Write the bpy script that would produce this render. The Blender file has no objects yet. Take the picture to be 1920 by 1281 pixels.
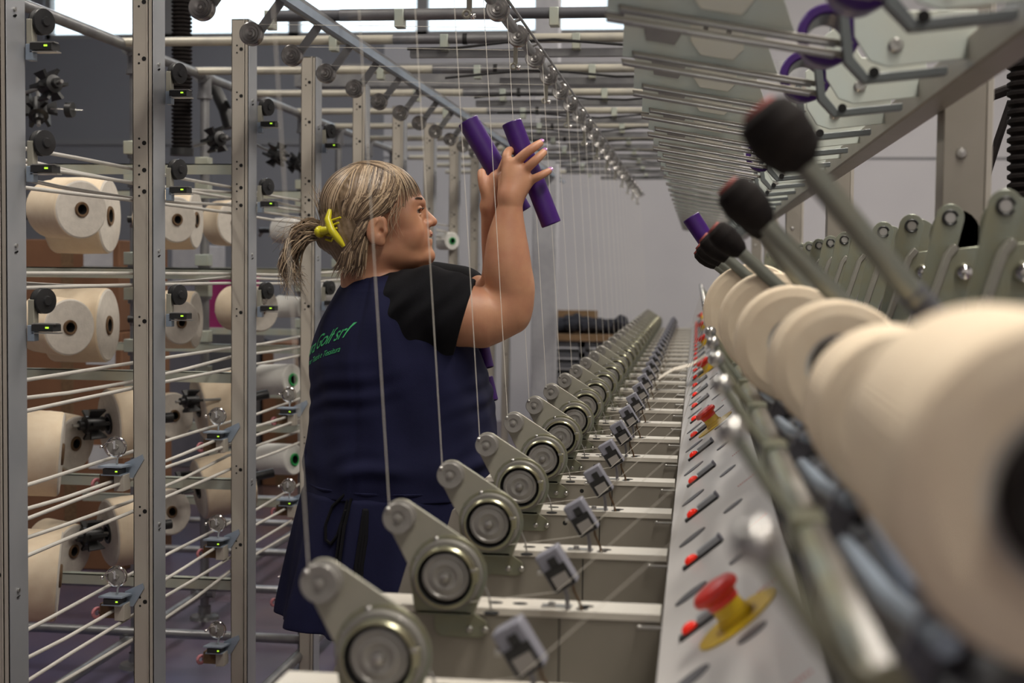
import bpy, math, random
import numpy as np
from mathutils import Vector, Matrix, noise
from mathutils.bvhtree import BVHTree
R=math.radians; PI=math.pi
random.seed(7)
sc=bpy.context.scene; COL=sc.collection
EYE=1.41; F=2667.0; P_=0.35
# ---------------------------------------------------------------- camera
def nrm(v):
    v=np.array(v,float); return v/np.linalg.norm(v)
_yd=nrm((1308-960,-(508-640.5),F)); _up=np.array((.018,1,0.0))
_yd=np.array((_yd[0],_yd[1],-_yd[2]))           # camera space looks along -z
_zd=nrm(_up-_yd*np.dot(_up,_yd)); _xd=np.cross(_yd,_zd)
CM=np.array((_xd,_yd,_zd))                        # rows: world axes in camera space
cam_d=bpy.data.cameras.new('camera'); cam=bpy.data.objects.new('camera',cam_d); COL.objects.link(cam)
cam.matrix_world=Matrix.Translation((0,0,EYE)) @ Matrix([list(r) for r in CM]).to_4x4()
cam_d.lens=F*36/1920; cam_d.sensor_width=36; cam_d.clip_start=.02; cam_d.clip_end=100
cam_d.dof.use_dof=True; cam_d.dof.focus_distance=3.05; cam_d.dof.aperture_fstop=4.8; cam_d.dof.aperture_blades=9
sc.camera=cam
def W(px,py,Y):
    """point on the plane y=Y that the picture shows at (px,py)"""
    d=CM@np.array(((px-960)/F,(640.5-py)/F,-1.0)); d=d*(Y/d[1]); return Vector((d[0],d[1],d[2]+EYE))
def V(x,y,z): return Vector((x,y,z+EYE))          # z measured from eye height
# ---------------------------------------------------------------- materials
MATS={}
def mat(name,col,rough=.5,metal=0.0,noise_s=None,col2=None,bump=0.0,bscale=200,emit=None,es=0,wave=None,alpha=None,sss=0,trans=0,spec=None,coat=0,stretch=None,detail=3):
    m=bpy.data.materials.new(name); m.use_nodes=True; nt=m.node_tree; N=nt.nodes; L=nt.links
    b=N['Principled BSDF']; b.inputs['Base Color'].default_value=(*col,1); b.inputs['Roughness'].default_value=rough; b.inputs['Metallic'].default_value=metal
    if spec is not None: b.inputs['Specular IOR Level'].default_value=spec
    if coat: b.inputs['Coat Weight'].default_value=coat
    if emit: b.inputs['Emission Color'].default_value=(*emit,1); b.inputs['Emission Strength'].default_value=es
    if sss: b.inputs['Subsurface Weight'].default_value=sss; b.inputs['Subsurface Radius'].default_value=(.012,.004,.002); b.inputs['Subsurface Scale'].default_value=1
    if trans: b.inputs['Transmission Weight'].default_value=trans
    tc=N.new('ShaderNodeTexCoord'); src=tc.outputs['Object']
    if stretch:
        mp=N.new('ShaderNodeMapping'); mp.inputs['Scale'].default_value=stretch; L.new(src,mp.inputs[0]); src=mp.outputs[0]
    if noise_s:
        n=N.new('ShaderNodeTexNoise'); n.inputs['Scale'].default_value=noise_s; n.inputs['Detail'].default_value=detail; L.new(src,n.inputs['Vector'])
        r=N.new('ShaderNodeValToRGB'); r.color_ramp.elements[0].position=.35; r.color_ramp.elements[1].position=.65
        r.color_ramp.elements[0].color=(*col,1); r.color_ramp.elements[1].color=(*(col2 or [c*.8 for c in col]),1)
        L.new(n.outputs[0],r.inputs[0]); L.new(r.outputs[0],b.inputs['Base Color'])
    if bump:
        if wave:
            t=N.new('ShaderNodeTexWave'); t.inputs['Scale'].default_value=bscale; t.inputs['Distortion'].default_value=wave; t.inputs['Detail'].default_value=1
        else:
            t=N.new('ShaderNodeTexNoise'); t.inputs['Scale'].default_value=bscale; t.inputs['Detail'].default_value=4
        L.new(src,t.inputs['Vector']); bp=N.new('ShaderNodeBump'); bp.inputs['Strength'].default_value=bump; bp.inputs['Distance'].default_value=.002
        L.new(t.outputs[0],bp.inputs['Height']); L.new(bp.outputs[0],b.inputs['Normal'])
    MATS[name]=m; return m
M=mat
M('post',(.47,.43,.37),.42,.1,6,(.43,.395,.34),.05,300)
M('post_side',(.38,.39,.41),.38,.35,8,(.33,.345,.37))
M('cream_metal',(.46,.43,.375),.4,.05,4,(.43,.40,.35))
M('beam',(.29,.265,.225),.4,.05,9,(.26,.24,.20))
M('arm_cream',(.40,.38,.31),.4,.25,18,(.36,.35,.29))
M('zinc',(.26,.29,.25),.36,.5,16,(.28,.27,.18),.03,200)
M('zinc_light',(.44,.49,.44),.42,.4,9,(.50,.49,.38),.03,120)
M('galv',(.33,.33,.33),.38,.75,14,(.25,.25,.26))
M('pipe_cream',(.52,.49,.40),.35,.1,7,(.40,.38,.33))
M('steel',(.55,.54,.51),.28,.9,30,(.45,.44,.42))
M('gold_steel',(.48,.44,.29),.28,.85,25,(.40,.42,.30))
M('disc_face',(.34,.325,.30),.33,.35,30,(.29,.28,.26))
M('chrome',(.75,.73,.70),.12,1.0)
M('blue_metal',(.22,.31,.45),.3,.6,10,(.17,.25,.37))
M('pale_blue',(.36,.43,.52),.33,.4,10,(.3,.36,.44))
M('slate',(.085,.088,.10),.5,.1,12,(.11,.11,.12))
M('black',(.012,.012,.013),.4,0,30,(.02,.02,.02))
M('rubber',(.010,.008,.008),.8,0,60,(.016,.013,.012),.2,300,spec=.15)
M('hole',(.006,.006,.006),.9)
M('sensor_grey',(.22,.22,.26),.5,0,20,(.20,.20,.235))
M('window_grey',(.30,.28,.26),.4)
M('yarn',(.88,.74,.55),.85,0,40,(.84,.69,.50),.35,260,wave=3,stretch=(1,1,1))
M('yarn_face_shaded',(.68,.63,.56),.88,0,60,(.62,.575,.51),.3,180)  # end faces greyed to stand for the different light on them
M('yarn_white',(.84,.83,.78),.85,0,30,(.80,.78,.73),.3,220,wave=2)
M('thread',(.80,.76,.68),.8,0,50,(.72,.68,.6))
M('tubing',(.58,.55,.50),.42,0,8,(.48,.46,.42))
M('kraft',(.17,.10,.05),.8,0,60,(.12,.07,.035))
M('green_plastic',(.01,.36,.08),.4,0,30,(.02,.3,.07))
M('pink',(.55,.20,.23),.3,0,30,(.6,.25,.27))
M('cardboard',(.20,.095,.048),.85,0,5,(.16,.075,.038),.1,60)
M('paper',(.72,.66,.56),.8,0,10,(.68,.62,.52))
M('label_white',(.5,.5,.52),.7,0,20,(.45,.45,.48))
M('magenta',(.38,.03,.17),.6,0,12,(.3,.02,.13))
M('panel',(.68,.66,.64),.38,.0,3,(.64,.62,.605))
M('oval',(.13,.13,.145),.45,.1,40,(.11,.11,.12))
M('red',(.75,.045,.03),.35,0,20,(.65,.035,.025))
M('led',(.8,.02,.01),.25,0,emit=(1,.03,.01),es=.35)
M('led_green',(.3,.6,.05),.25,0,emit=(.55,1,.05),es=1.3)
M('yellow',(.72,.50,.02),.4,0,20,(.65,.45,.02))
M('red_print',(.6,.12,.1),.6)
M('purple',(.050,.008,.15),.34,0,20,(.038,.006,.11))
M('floor',(.17,.105,.085),.25,0,.55,(.085,.085,.16),.06,14,detail=6)  # bluish patches put a reflected sheen into the brown colour
M('wall_light',(.60,.59,.60),.85,0,.7,(.54,.53,.55),.1,30)
M('wall_grey',(.25,.252,.272),.85,0,.6,(.225,.228,.25),.1,30)
M('joint',(.25,.25,.26),.8)
M('ceiling_mat',(.40,.40,.40),.9,0,1,(.36,.36,.37))
M('wood',(.26,.16,.08),.7,0,10,(.2,.12,.06),stretch=(1,1,12))
M('dark_cloth',(.012,.013,.02),.9,0,20,(.025,.025,.035),.5,40)
M('navy',(.010,.011,.040),.88,0,7,(.0075,.0085,.031),.25,700,spec=.2)
M('blackcloth',(.0045,.0045,.006),.92,0,15,(.006,.006,.008),.3,600,spec=.2)
M('trouser',(.012,.012,.02),.9,0,10,(.01,.01,.016))
M('skin',(.50,.255,.145),.5,0,26,(.44,.205,.12),.08,500,sss=.12)
M('lips',(.42,.13,.10),.4,0,60,(.36,.11,.09))
M('nail',(.50,.22,.50),.15,0,30,(.42,.16,.45),coat=.6)
M('hair_dark',(.085,.056,.038),.42,0,90,(.06,.038,.025))
M('hair_mid',(.23,.16,.10),.4,0,90,(.16,.11,.065))
M('hair_light',(.56,.43,.29),.38,0,90,(.46,.34,.22))
M('zinc_rod',(.20,.22,.20),.32,.6,10,(.26,.25,.19))
M('dull_red',(.25,.05,.04),.7)
M('zinc_edge',(.34,.33,.29),.35,.5,9)
M('tray_lip',(.19,.175,.15),.33,.4,9,(.15,.14,.12))  # lips darkened for contrast with the lit plates
M('link_dark',(.17,.19,.19),.35,.5,9,(.14,.155,.16))
M('zinc_pale',(.78,.80,.72),.5,.05,9,(.76,.74,.60))
M('tray_zinc',(.60,.70,.68),.45,.12,7,(.62,.65,.57),.03,120)  # tray plates lightened to stand for light from the left
M('roller_steel',(.40,.385,.365),.24,.85,40,(.30,.29,.28))
M('panel_strip',(.42,.44,.47),.35,.2,20,(.38,.40,.43))
M('flange_lit',(.74,.70,.62),.3,.1,9,(.70,.66,.58))  # beam top coloured brighter to stand for overhead light on it
M('skin_arm',(.55,.29,.16),.5,0,26)
M('clip',(.62,.56,.02),.3,0,30,(.56,.5,.02))
M('embroidery',(.06,.48,.17),.6,0,200,(.04,.38,.13))
M('eye_white',(.62,.58,.55),.15,0,60,(.58,.53,.5))
M('iris',(.05,.03,.02),.1)
M('shoe',(.03,.03,.035),.5)
M('frame_paint',(.30,.29,.28),.6)
M('lamp_face',(.9,.9,.9),.4,emit=(1,.95,.88),es=3)
def _glass():
    m=bpy.data.materials.new('pane_glass'); m.use_nodes=True; nt=m.node_tree; N=nt.nodes
    b=N['Principled BSDF']; out=N['Material Output']; t=N.new('ShaderNodeBsdfTransparent'); mx=N.new('ShaderNodeMixShader')
    b.inputs['Roughness'].default_value=.05; b.inputs['Base Color'].default_value=(.8,.9,.95,1)
    mx.inputs[0].default_value=.12; nt.links.new(t.outputs[0],mx.inputs[1]); nt.links.new(b.outputs[0],mx.inputs[2]); nt.links.new(mx.outputs[0],out.inputs[0]); MATS['glass']=m
_glass()
# ---------------------------------------------------------------- mesh builder
def basis(d):
    d=Vector(d).normalized(); a=Vector((0,0,1)) if abs(d.z)<.9 else Vector((1,0,0))
    u=d.cross(a).normalized(); return u,d.cross(u).normalized(),d
class MB:
    def __init__(s): s.v=[]; s.f=[]; s.m=[]; s.mats=[]
    def mi(s,name):
        if name not in s.mats: s.mats.append(name)
        return s.mats.index(name)
    def add(s,vs,fs,m):
        o=len(s.v); s.v+= [Vector(q) for q in vs]; k=s.mi(m)
        for f in fs: s.f.append([i+o for i in f]); s.m.append(k)
        return s
    def box(s,c,sz,m,rot=None):
        c=Vector(c); h=Vector(sz)/2; q=[Vector((x*h.x,y*h.y,z*h.z)) for x in(-1,1) for y in(-1,1) for z in(-1,1)]
        if rot is not None: q=[rot@p for p in q]
        return s.add([c+p for p in q],[(0,1,3,2),(4,6,7,5),(0,4,5,1),(2,3,7,6),(0,2,6,4),(1,5,7,3)],m)
    def span(s,a,b,m):
        a=Vector(a); b=Vector(b); return s.box((a+b)/2,[abs(b[i]-a[i]) for i in range(3)],m)
    def cyl(s,a,b,r,m,r2=None,n=14,cap=True):
        a=Vector(a); b=Vector(b); u,w,d=basis(b-a); r2=r if r2 is None else r2
        vs=[];
        for p,q in((a,r),(b,r2)):
            for i in range(n): t=2*PI*i/n; vs.append(p+(u*math.cos(t)+w*math.sin(t))*q)
        fs=[(i,(i+1)%n,n+(i+1)%n,n+i) for i in range(n)]
        if cap: fs+= [tuple(range(n))[::-1],tuple(range(n,2*n))]
        return s.add(vs,fs,m)
    def lathe(s,c,ax,prof,m,n=28):
        """prof: (height, radius[, material])"""
        c=Vector(c); u,w,d=basis(ax)
        for k in range(len(prof)-1):
            (h0,r0),(h1,r1)=prof[k][:2],prof[k+1][:2]; mm=prof[k][2] if len(prof[k])>2 else m
            vs=[c+d*h+(u*math.cos(2*PI*i/n)+w*math.sin(2*PI*i/n))*max(r,1e-5) for h,r in((h0,r0),(h1,r1)) for i in range(n)]
            s.add(vs,[(i,(i+1)%n,n+(i+1)%n,n+i) for i in range(n)],mm)
        return s
    def tube(s,pts,r,m,n=8,r_end=None,cap=True):
        pts=[Vector(p) for p in pts]; L=len(pts); vs=[]; prev=None
        for k,p in enumerate(pts):
            d=(pts[min(k+1,L-1)]-pts[max(k-1,0)]).normalized()
            if prev is None: u,w,_=basis(d)
            else:
                u=(prev-d*prev.dot(d)).normalized(); w=d.cross(u)
            prev=u; rr=(r[k] if isinstance(r,(list,tuple)) else (r if r_end is None else r+(r_end-r)*k/(L-1)))
            vs+= [p+(u*math.cos(2*PI*i/n)+w*math.sin(2*PI*i/n))*rr for i in range(n)]
        fs=[(k*n+i,k*n+(i+1)%n,(k+1)*n+(i+1)%n,(k+1)*n+i) for k in range(L-1) for i in range(n)]
        if cap: fs+=[tuple(range(n))[::-1],tuple(range((L-1)*n,L*n))]
        return s.add(vs,fs,m)
    def ell(s,c,r,m,n=16,k=10,rot=None):
        c=Vector(c); r=Vector(r) if not isinstance(r,(int,float)) else Vector((r,r,r)); vs=[];fs=[]
        for j in range(k+1):
            t=PI*j/k
            for i in range(n):
                a=2*PI*i/n; p=Vector((r.x*math.sin(t)*math.cos(a),r.y*math.sin(t)*math.sin(a),r.z*math.cos(t)))
                if rot is not None: p=rot@p
                vs.append(c+p)
        fs=[(j*n+i,(j+1)*n+i,(j+1)*n+(i+1)%n,j*n+(i+1)%n) for j in range(k) for i in range(n)]
        return s.add(vs,fs,m)
    def prism(s,pts,ext,m):
        """pts: planar 3D loop, ext: extrusion vector"""
        pts=[Vector(p) for p in pts]; e=Vector(ext); n=len(pts); vs=pts+[p+e for p in pts]
        return s.add(vs,[tuple(range(n))[::-1],tuple(range(n,2*n))]+[(i,(i+1)%n,n+(i+1)%n,n+i) for i in range(n)],m)
    def torus(s,c,ax,Rr,r,m,n=20,k=8,a0=0,a1=2*PI):
        c=Vector(c); u,w,d=basis(ax)
        pts=[c+(u*math.cos(a0+(a1-a0)*i/n)+w*math.sin(a0+(a1-a0)*i/n))*Rr for i in range(n+1)]
        return s.tube(pts,r,m,k)
def hull2(circs,n=22):
    """convex hull of circles [(x,z,r)] -> loop of 2D points"""
    P=[(x+r*math.cos(2*PI*i/n),z+r*math.sin(2*PI*i/n)) for x,z,r in circs for i in range(n if r>0 else 1)]
    P=sorted(set(P)); 
    def half(P):
        h=[]
        for p in P:
            while len(h)>1 and (h[-1][0]-h[-2][0])*(p[1]-h[-2][1])-(h[-1][1]-h[-2][1])*(p[0]-h[-2][0])<=0: h.pop()
            h.append(p)
        return h
    a=half(P); b=half(P[::-1]); return a[:-1]+b[:-1]
def xz(loop,y): return [V(x,y,z) for x,z in loop]
def wloc(o):
    p=Vector((0,0,0)); 
    while o is not None: p+=o.location; o=o.parent
    return p
def link(o,parent=None):
    COL.objects.link(o)
    if parent is not None: o.parent=parent
    return o
def mesh_obj(name,me,parent=None,mats=()):
    for m in mats: me.materials.append(MATS[m])
    return link(bpy.data.objects.new(name,me),parent)
def part(name,mb,parent=None,origin=None,sharp=35,bevel=0,label=None):
    o0=wloc(parent) if parent is not None else Vector(origin or (0,0,0))
    me=bpy.data.meshes.new(name); me.from_pydata([tuple(v-o0) for v in mb.v],[],mb.f)
    for p,k in zip(me.polygons,mb.m): p.material_index=k
    me.polygons.foreach_set('use_smooth',[True]*len(me.polygons)); me.update(); me.validate()
    me.set_sharp_from_angle(angle=R(sharp))
    o=mesh_obj(name,me,parent,mb.mats)
    if parent is None: o.location=o0
    if bevel:
        b=o.modifiers.new('bevel','BEVEL'); b.width=bevel; b.segments=2; b.limit_method='ANGLE'; b.angle_limit=R(40); b.harden_normals=False
    if label: o['label']=label
    return o
def tag(o,label=None,cat=None,group=None,kind=None):
    if label: o['label']=label
    if cat: o['category']=cat
    if group: o['group']=group
    if kind: o['kind']=kind
    return o
def thing(name,label,cat,loc,group=None):
    o=bpy.data.objects.new(name,None); o.empty_display_size=.02; COL.objects.link(o); o.location=loc
    return tag(o,label,cat,group)
KIDS={}
def copy_tree(o,parent=None):
    c=o.copy(); COL.objects.link(c)
    if parent is not None: c.parent=parent
    for ch in [x for x in bpy.data.objects if x.parent==o]: copy_tree(ch,c)
    return c
def struct(name,mb,**k):
    o=part(name,mb,**k); o['kind']='structure'; return o
ORD='first second third fourth fifth sixth seventh eighth ninth tenth eleventh twelfth thirteenth fourteenth fifteenth sixteenth seventeenth eighteenth nineteenth twentieth'.split()
ORD+=['twenty-'+x for x in ORD[:9]]
# ---------------------------------------------------------------- the hall
XL,XR,YB,YF,ZC=-7.0,4.5,13.0,-3.0,5.2
struct('floor',MB().box(((XL+XR)/2,(YB+YF)/2,-.05),(XR-XL+.4,YB-YF+.4,.1),'floor'))
struct('ceiling',MB().box(((XL+XR)/2,(YB+YF)/2,ZC+.05),(XR-XL+.4,YB-YF+.4,.1),'ceiling_mat'))
struct('wall_left',MB().span((XL-.2,YF-.2,0),(XL,YB+.2,ZC),'wall_grey'))
struct('wall_right',MB().span((XR,YF-.2,0),(XR+.2,YB+.2,ZC),'wall_light'))
struct('wall_front',MB().span((XL,YF-.2,0),(XR,YF,ZC),'wall_light'))
wz=W(500,70,YB).z; wt=wz+1.35; xa=W(82,60,YB).x; xb=W(1290,40,YB).x; xm=W(720,200,YB).x
wb=MB()
wb.span((XL,YB,0),(xm,YB+.2,wz),'wall_grey').span((xm,YB,0),(XR,YB+.2,wz),'wall_light')
wb.span((XL,YB,wt),(XR,YB+.2,ZC),'wall_grey').span((XL,YB,wz),(xa,YB+.2,wt),'wall_grey').span((xb,YB,wz),(XR,YB+.2,wt),'wall_light')
jz=W(1670,297,YB).z
wb.span((xm,YB-.006,jz-.012),(XR,YB,jz+.012),'joint'); j2=W(150,262,YB).z; wb.span((XL,YB-.02,j2-.05),(xm,YB,j2+.0),'joint')
struct('wall_back',wb)
nw=5
for i in range(nw):
    a=xa+(xb-xa)*i/nw; b=xa+(xb-xa)*(i+1)/nw
    f=MB(); t=.05
    f.span((a,YB+.04,wz),(b,YB+.14,wz+t),'frame_paint').span((a,YB+.04,wt-t),(b,YB+.14,wt),'frame_paint').span((a,YB+.04,wz),(a+t,YB+.14,wt),'frame_paint').span((b-t,YB+.04,wz),(b,YB+.14,wt),'frame_paint')
    w=struct('window_%d'%(i+1),f)
    part('pane',MB().span((a+t,YB+.08,wz+t),(b-t,YB+.09,wt-t),'glass'),w)
# white roof column in front of the windows and grey beam bracket beside it
def column(name,x0,x1,Y,z0,z1,m,label,cat='column'):
    a=W(x0,300,Y).x; b=W(x1,300,Y).x
    o=part(name,MB().span((a,Y,z0),(b,Y+(b-a),z1),m),origin=((a+b)/2,Y,z0),bevel=.005); tag(o,label,cat); return o
column('roof_column',1000,1045,9.9,0,ZC,'label_white','pale grey square column standing before the bright high windows')
# ceiling lamps (fixtures with lights, one added behind the camera)
def lamp(x,y,L,wid,energy,col,label,rotz=0,z=4.9):
    t=thing('ceiling_lamp',label,'lamp',(x,y,z))
    part('housing',MB().box((x,y,z+.06),(wid+.06,L+.06,.10),'frame_paint'),t)
    part('diffuser',MB().box((x,y,z+.004),(wid,L,.012),'lamp_face'),t)
    part('hanger',MB().cyl((x,y-L/3,z+.1),(x,y-L/3,ZC),.006,'galv').cyl((x,y+L/3,z+.1),(x,y+L/3,ZC),.006,'galv'),t)
    ld=bpy.data.lights.new('ceiling_lamp_light','AREA'); ld.shape='RECTANGLE'; ld.size=wid; ld.size_y=L; ld.energy=energy; ld.color=col
    lo=bpy.data.objects.new('lamp_light',ld); COL.objects.link(lo); lo.parent=t; lo.location=(0,0,-.01)
LC=(1,.93,.84)
lamp(.9,1.2,2.6,.35,170,LC,'long ceiling lamp above the right side of the winding machine, nearest the camera')
lamp(1.3,5.0,2.6,.35,120,LC,'long ceiling lamp above the right side of the machine, farther back')
lamp(1.3,9.0,2.6,.35,190,LC,'long ceiling lamp above the far end of the machine')
lamp(-3.0,3.0,2.6,.35,105,LC,'long ceiling lamp above the yarn creel')
lamp(-3.5,9.5,2.6,.35,45,(.85,.92,1),'long ceiling lamp above the far end of the yarn creel')
lamp(1.3,-1.4,2.6,.35,62,LC,'long lamp added behind the camera to light the bobbins')  # unseen lamp added to brighten bobbin faces and tray undersides
w=bpy.data.worlds.new('world'); sc.world=w; w.use_nodes=True; nt=w.node_tree; bg=nt.nodes['Background']
sky=nt.nodes.new('ShaderNodeTexSky'); sky.sky_type='HOSEK_WILKIE'; sky.turbidity=6; sky.sun_direction=(0,-.5,.8)
mx=nt.nodes.new('ShaderNodeMixRGB'); mx.inputs[0].default_value=.75; mx.inputs[2].default_value=(.80,.93,1,1); nt.links.new(sky.outputs[0],mx.inputs[1]); nt.links.new(mx.outputs[0],bg.inputs[0]); bg.inputs[1].default_value=3.2
# ---------------------------------------------------------------- winding machine: long parts
Y0=1.298; NU=26; YE=Y0+P_*(NU-1)+.2
cab=thing('machine_base','long grey steel base cabinet carrying the whole winding machine','machine base',(0,5,0))
cb=MB().span((-.40,.35,.08),(.62,YE,EYE-.53),'beam').span((-.37,.4,0),(.58,YE-.05,.08),'slate')
part('cabinet',cb,cab,bevel=.006)
# control panel: sheet rising to the right
def pan(t,y,h=0): return V(-.0326+.77*t-.64*h, y, -.40+.64*t+.77*h)
TU=Vector((.769,0,.639)); TN=Vector((-.639,0,.769))
PY0,PY1=.55,YE
panel=thing('control_panel','long sloping white control panel running along the winding machine','control panel',(0,5,EYE-.40))
b=MB(); th=.012
b.prism([pan(0,PY0),pan(.170,PY0),pan(.170,PY0,-th),pan(0,PY0,-th)],(0,PY1-PY0,0),'panel')
b.prism([pan(0,PY0,-th),pan(0.003,PY0,-th),V(-.030,PY0,-.53),V(-.0326,PY0,-.53)],(0,PY1-PY0,0),'panel')
part('face_plate',b,panel)
for k in range(NU+1):
    y=1.29+P_*(k-1)
    for nm,t,ru,ry in(('cover_disc',.042,.023,.0165),('blank_disc',.114,.0165,.013)):
        loop=[pan(t,y,.0004)+TU*(ru*math.cos(a))+Vector((0,ry*math.sin(a),0)) for a in [2*PI*i/24 for i in range(24)]]
        part(nm,MB().prism(loop,TN*.0012,'oval'),panel)
    yd=y+.17
    d=MB(); rot=Matrix((TU,(0,1,0),TN)).transposed()
    d.box(pan(.0600,yd,.0018),(.062,.017,.0036),'black',rot)
    dd=part('unit_display',d,panel)
    part('label_strip',MB().box(pan(.0735,yd,.0065),(.034,.0150,.006),'panel_strip',rot).box(pan(.0915,yd,.006),(.004,.017,.009),'sensor_grey',rot),dd)
    l=MB(); l.ell(pan(.0445,yd,.005),(.0095,.0075,.006),'led',14,8,rot)
    part('led_lamp',l,dd)
    if k<14:
        pr=MB(); random.seed(k)
        for q in range(9): pr.box(pan(.128+q*.0038,yd-.04,.0004),(.0022,.0042+random.random()*.002,.0004),'red_print',rot)
        pt=part('red_lettering',pr,panel)
for k in range(6):
    y=1.373+1.75*k
    if y>YE: break
    c=pan(.1005,y,0)
    e=MB().lathe(c,TN,[(0,0),(.0004,.046),(.002,.046),(.0024,0)],'yellow',30)
    e=part('emergency_button',e,panel,label='yellow disc with red emergency stop button')
    part('collar',MB().lathe(c,TN,[(.002,.019),(.008,.019),(.009,.0165),(.021,.0155)],'yellow',24),e)
    part('red_cap',MB().lathe(c,TN,[(.021,.0165),(.028,.0175),(.031,.0235),(.033,.0250),(.037,.0250),(.041,.0215),(.043,.013),(.0435,0)],'red',26),e)
# cream card stuck under the second emergency button
py=4.8
card=MB(); cp=[W(1234,713,4.75),W(1262,696,4.8),W(1295,688,4.87),W(1322,670,4.9)]
for i in range(3):
    a,bq=cp[i],cp[i+1]; e=Vector((0,.16,0)); n=Vector((0,0,.002))
    card.prism([a,bq,bq+n,a+n],e,'paper')
tag(part('card',card,origin=cp[1]),'bent cream card lying across the edge of the white control panel','card')
# ---------------------------------------------------------------- tension unit
CX,CZ=-.342,-.293; DX,DZ=-.285,-.360
def make_unit():
    y=Y0; t=thing('tension_unit','x','yarn tension unit',(-.2,y,EYE-.53),'tension units side by side along the machine')
    prof=[(-.440,-.527),(-.405,-.41),(-.395,-.405),(-.036,-.405),(-.036,-.527)]
    yb=y+.012
    b=MB().prism(xz(prof,yb),(0,.05,0),'beam')
    for x in(-.235,-.205,-.125): part('slot',MB().prism([V(x+.009*math.cos(a),yb+.025+.006*math.sin(a),-.4033) for a in [2*PI*i/16 for i in range(16)]],(0,0,.0004),'hole'),t)
    for x in(-.213,): b.cyl(V(x,yb+.001,-.425),V(x,yb-.0005,-.425),.004,'hole')
    b.box(V(-.155,yb-.0002,-.466),(.0016,.001,.11),'hole')
    bb=part('beam',b,t,bevel=.0015); part('top_flange',MB().span(V(-.398,yb-.002,-.4052),V(-.036,yb+.052,-.4035),'flange_lit').span(V(-.398,yb-.002,-.412),V(-.036,yb-.0005,-.404),'flange_lit'),t)
    a=MB().prism(xz(hull2([(CX,CZ,.020),(DX-.004,DZ+.010,.040)]),y-.010),(0,.003,0),'arm_cream')
    part('arm',a,t,bevel=.0008)
    g=MB().prism(xz(hull2([(DX,DZ,.0465),(DX-.035,DZ-.02,.008),(DX-.036,-.404,.004),(DX+.028,-.404,.004)]),y-.013),(0,.003,0),'zinc')
    g.prism(xz(hull2([(DX-.008,-.428,.012),(-.252,-.428,.012),(DX+.02,-.41,.004),(DX-.018,-.41,.002)]),yb-.004),(0,.004,0),'zinc')
    g.prism(xz([(DX-.038,-.409),(DX+.028,-.409),(DX+.028,-.4035),(DX-.038,-.4035)],y-.013),(0,.025,0),'zinc')
    br=part('bracket',g,t,bevel=.0008)
    for x,z,yy in((-.262,-.430,yb-.004),(-.243,-.430,yb-.004),(DX-.014,DZ+.041,y-.013),(DX-.036,DZ+.018,y-.013),(CX-.012,CZ+.010,y-.03),(DX-.038,DZ-.006,y-.013)):
        r=.0042 if z<-.42 else .0034; part('screw',MB().lathe(V(x,yy,z),(0,-1,0),[(0,r),(.001,r),(.0025,r*.6),(.003,0)],'steel',12),t)
    r=MB().lathe(V(CX,y-.010,CZ),(0,-1,0),[(0,.0185),(.003,.0190),(.005,.014),(.012,.013),(.017,.0175),(.019,.0185),(.021,.0175),(.0205,.009),(.019,.0085),(.019,.005),(.022,.0045),(.023,0)],'disc_face',28)
    part('guide_wheel',r,t)
    d=MB().lathe(V(DX,y-.013,DZ),(0,-1,0),[(0,.042,'disc_face'),(.012,.041,'disc_face'),(.012,.0365,'gold_steel'),(.021,.0365,'gold_steel'),(.023,.0345,'gold_steel'),(.023,.0325,'hole'),(.011,.0315,'hole'),(.011,.029,'disc_face'),(.017,.0275,'disc_face'),(.018,.024,'disc_face'),(.0165,.022,'disc_face'),(.018,.015,'disc_face'),(.0165,.010,'disc_face'),(.0165,.006,'steel'),(.022,.005,'steel'),(.023,0)],'disc_face',36)
    part('tension_disc',d,t)
    part('clip',MB().box(V(DX+.0365,y-.034,DZ+.004),(.006,.006,.017),'gold_steel').box(V(DX+.034,y-.036,DZ+.0105),(.008,.003,.004),'steel'),t,bevel=.0006)
    # thin foot pin and cable right of the disc
    part('wire_guide',MB().tube([V(-.243,y-.01,-.37),V(-.236,y-.012,-.385),V(-.233,y-.012,-.402)],.0012,'steel',6).lathe(V(-.233,y-.012,-.405),(0,0,1),[(0,0),(0,.009),(.0015,.009),(.0015,0)],'hole',14),t)
    # sensor
    c=V(-.156,y-.012,-.348); al=Vector((.53,0,-.848)); bl=Vector((.848,0,.53)); rot=Matrix((bl,(0,1,0),-al)).transposed()
    sb=MB().box(c,(.030,.030,.048),'sensor_grey',rot)
    se=part('sensor',sb,t,bevel=.002)
    q=c+al*.009+Vector((0,-.0155,0)); 
    part('sensor_window',MB().box(q,(.027,.002,.028),'black',rot).box(c-al*.010+Vector((0,-.0155,0))+bl*.002,(.010,.002,.012),'black',rot).box(q+al*.003+Vector((0,-.001,0)),(.019,.002,.015),'window_grey',rot),se)
    part('sensor_stand',MB().tube([c+al*.012,V(-.146,y+.008,-.385),V(-.146,y+.02,-.402)],.0028,'sensor_grey',8).box(V(-.160,y+.03,-.4035),(.036,.016,.003),'steel').lathe(V(-.166,y+.03,-.402),(0,0,1),[(0,.005),(.004,.004),(.005,0)],'steel',10).cyl(V(-.172,y-.02,-.352),V(-.178,y-.021,-.352),.0035,'steel'),t)
    part('sensor_cable',MB().tube([c+al*.02+bl*.008,V(-.137,y-.004,-.375),V(-.131,y+.008,-.392),V(-.129,y+.02,-.404)],.0017,'kraft',6).cyl(V(-.129,y+.025,-.4045),V(-.129,y+.025,-.4035),.008,'hole'),t)
    part('end_pin',MB().cyl(V(-.058,y+.005,-.418),V(-.034,y+.005,-.418),.0022,'steel',n=8).ell(V(-.060,y+.005,-.418),.0032,'steel',10,6),t)
    return t
u0=make_unit()
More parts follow.
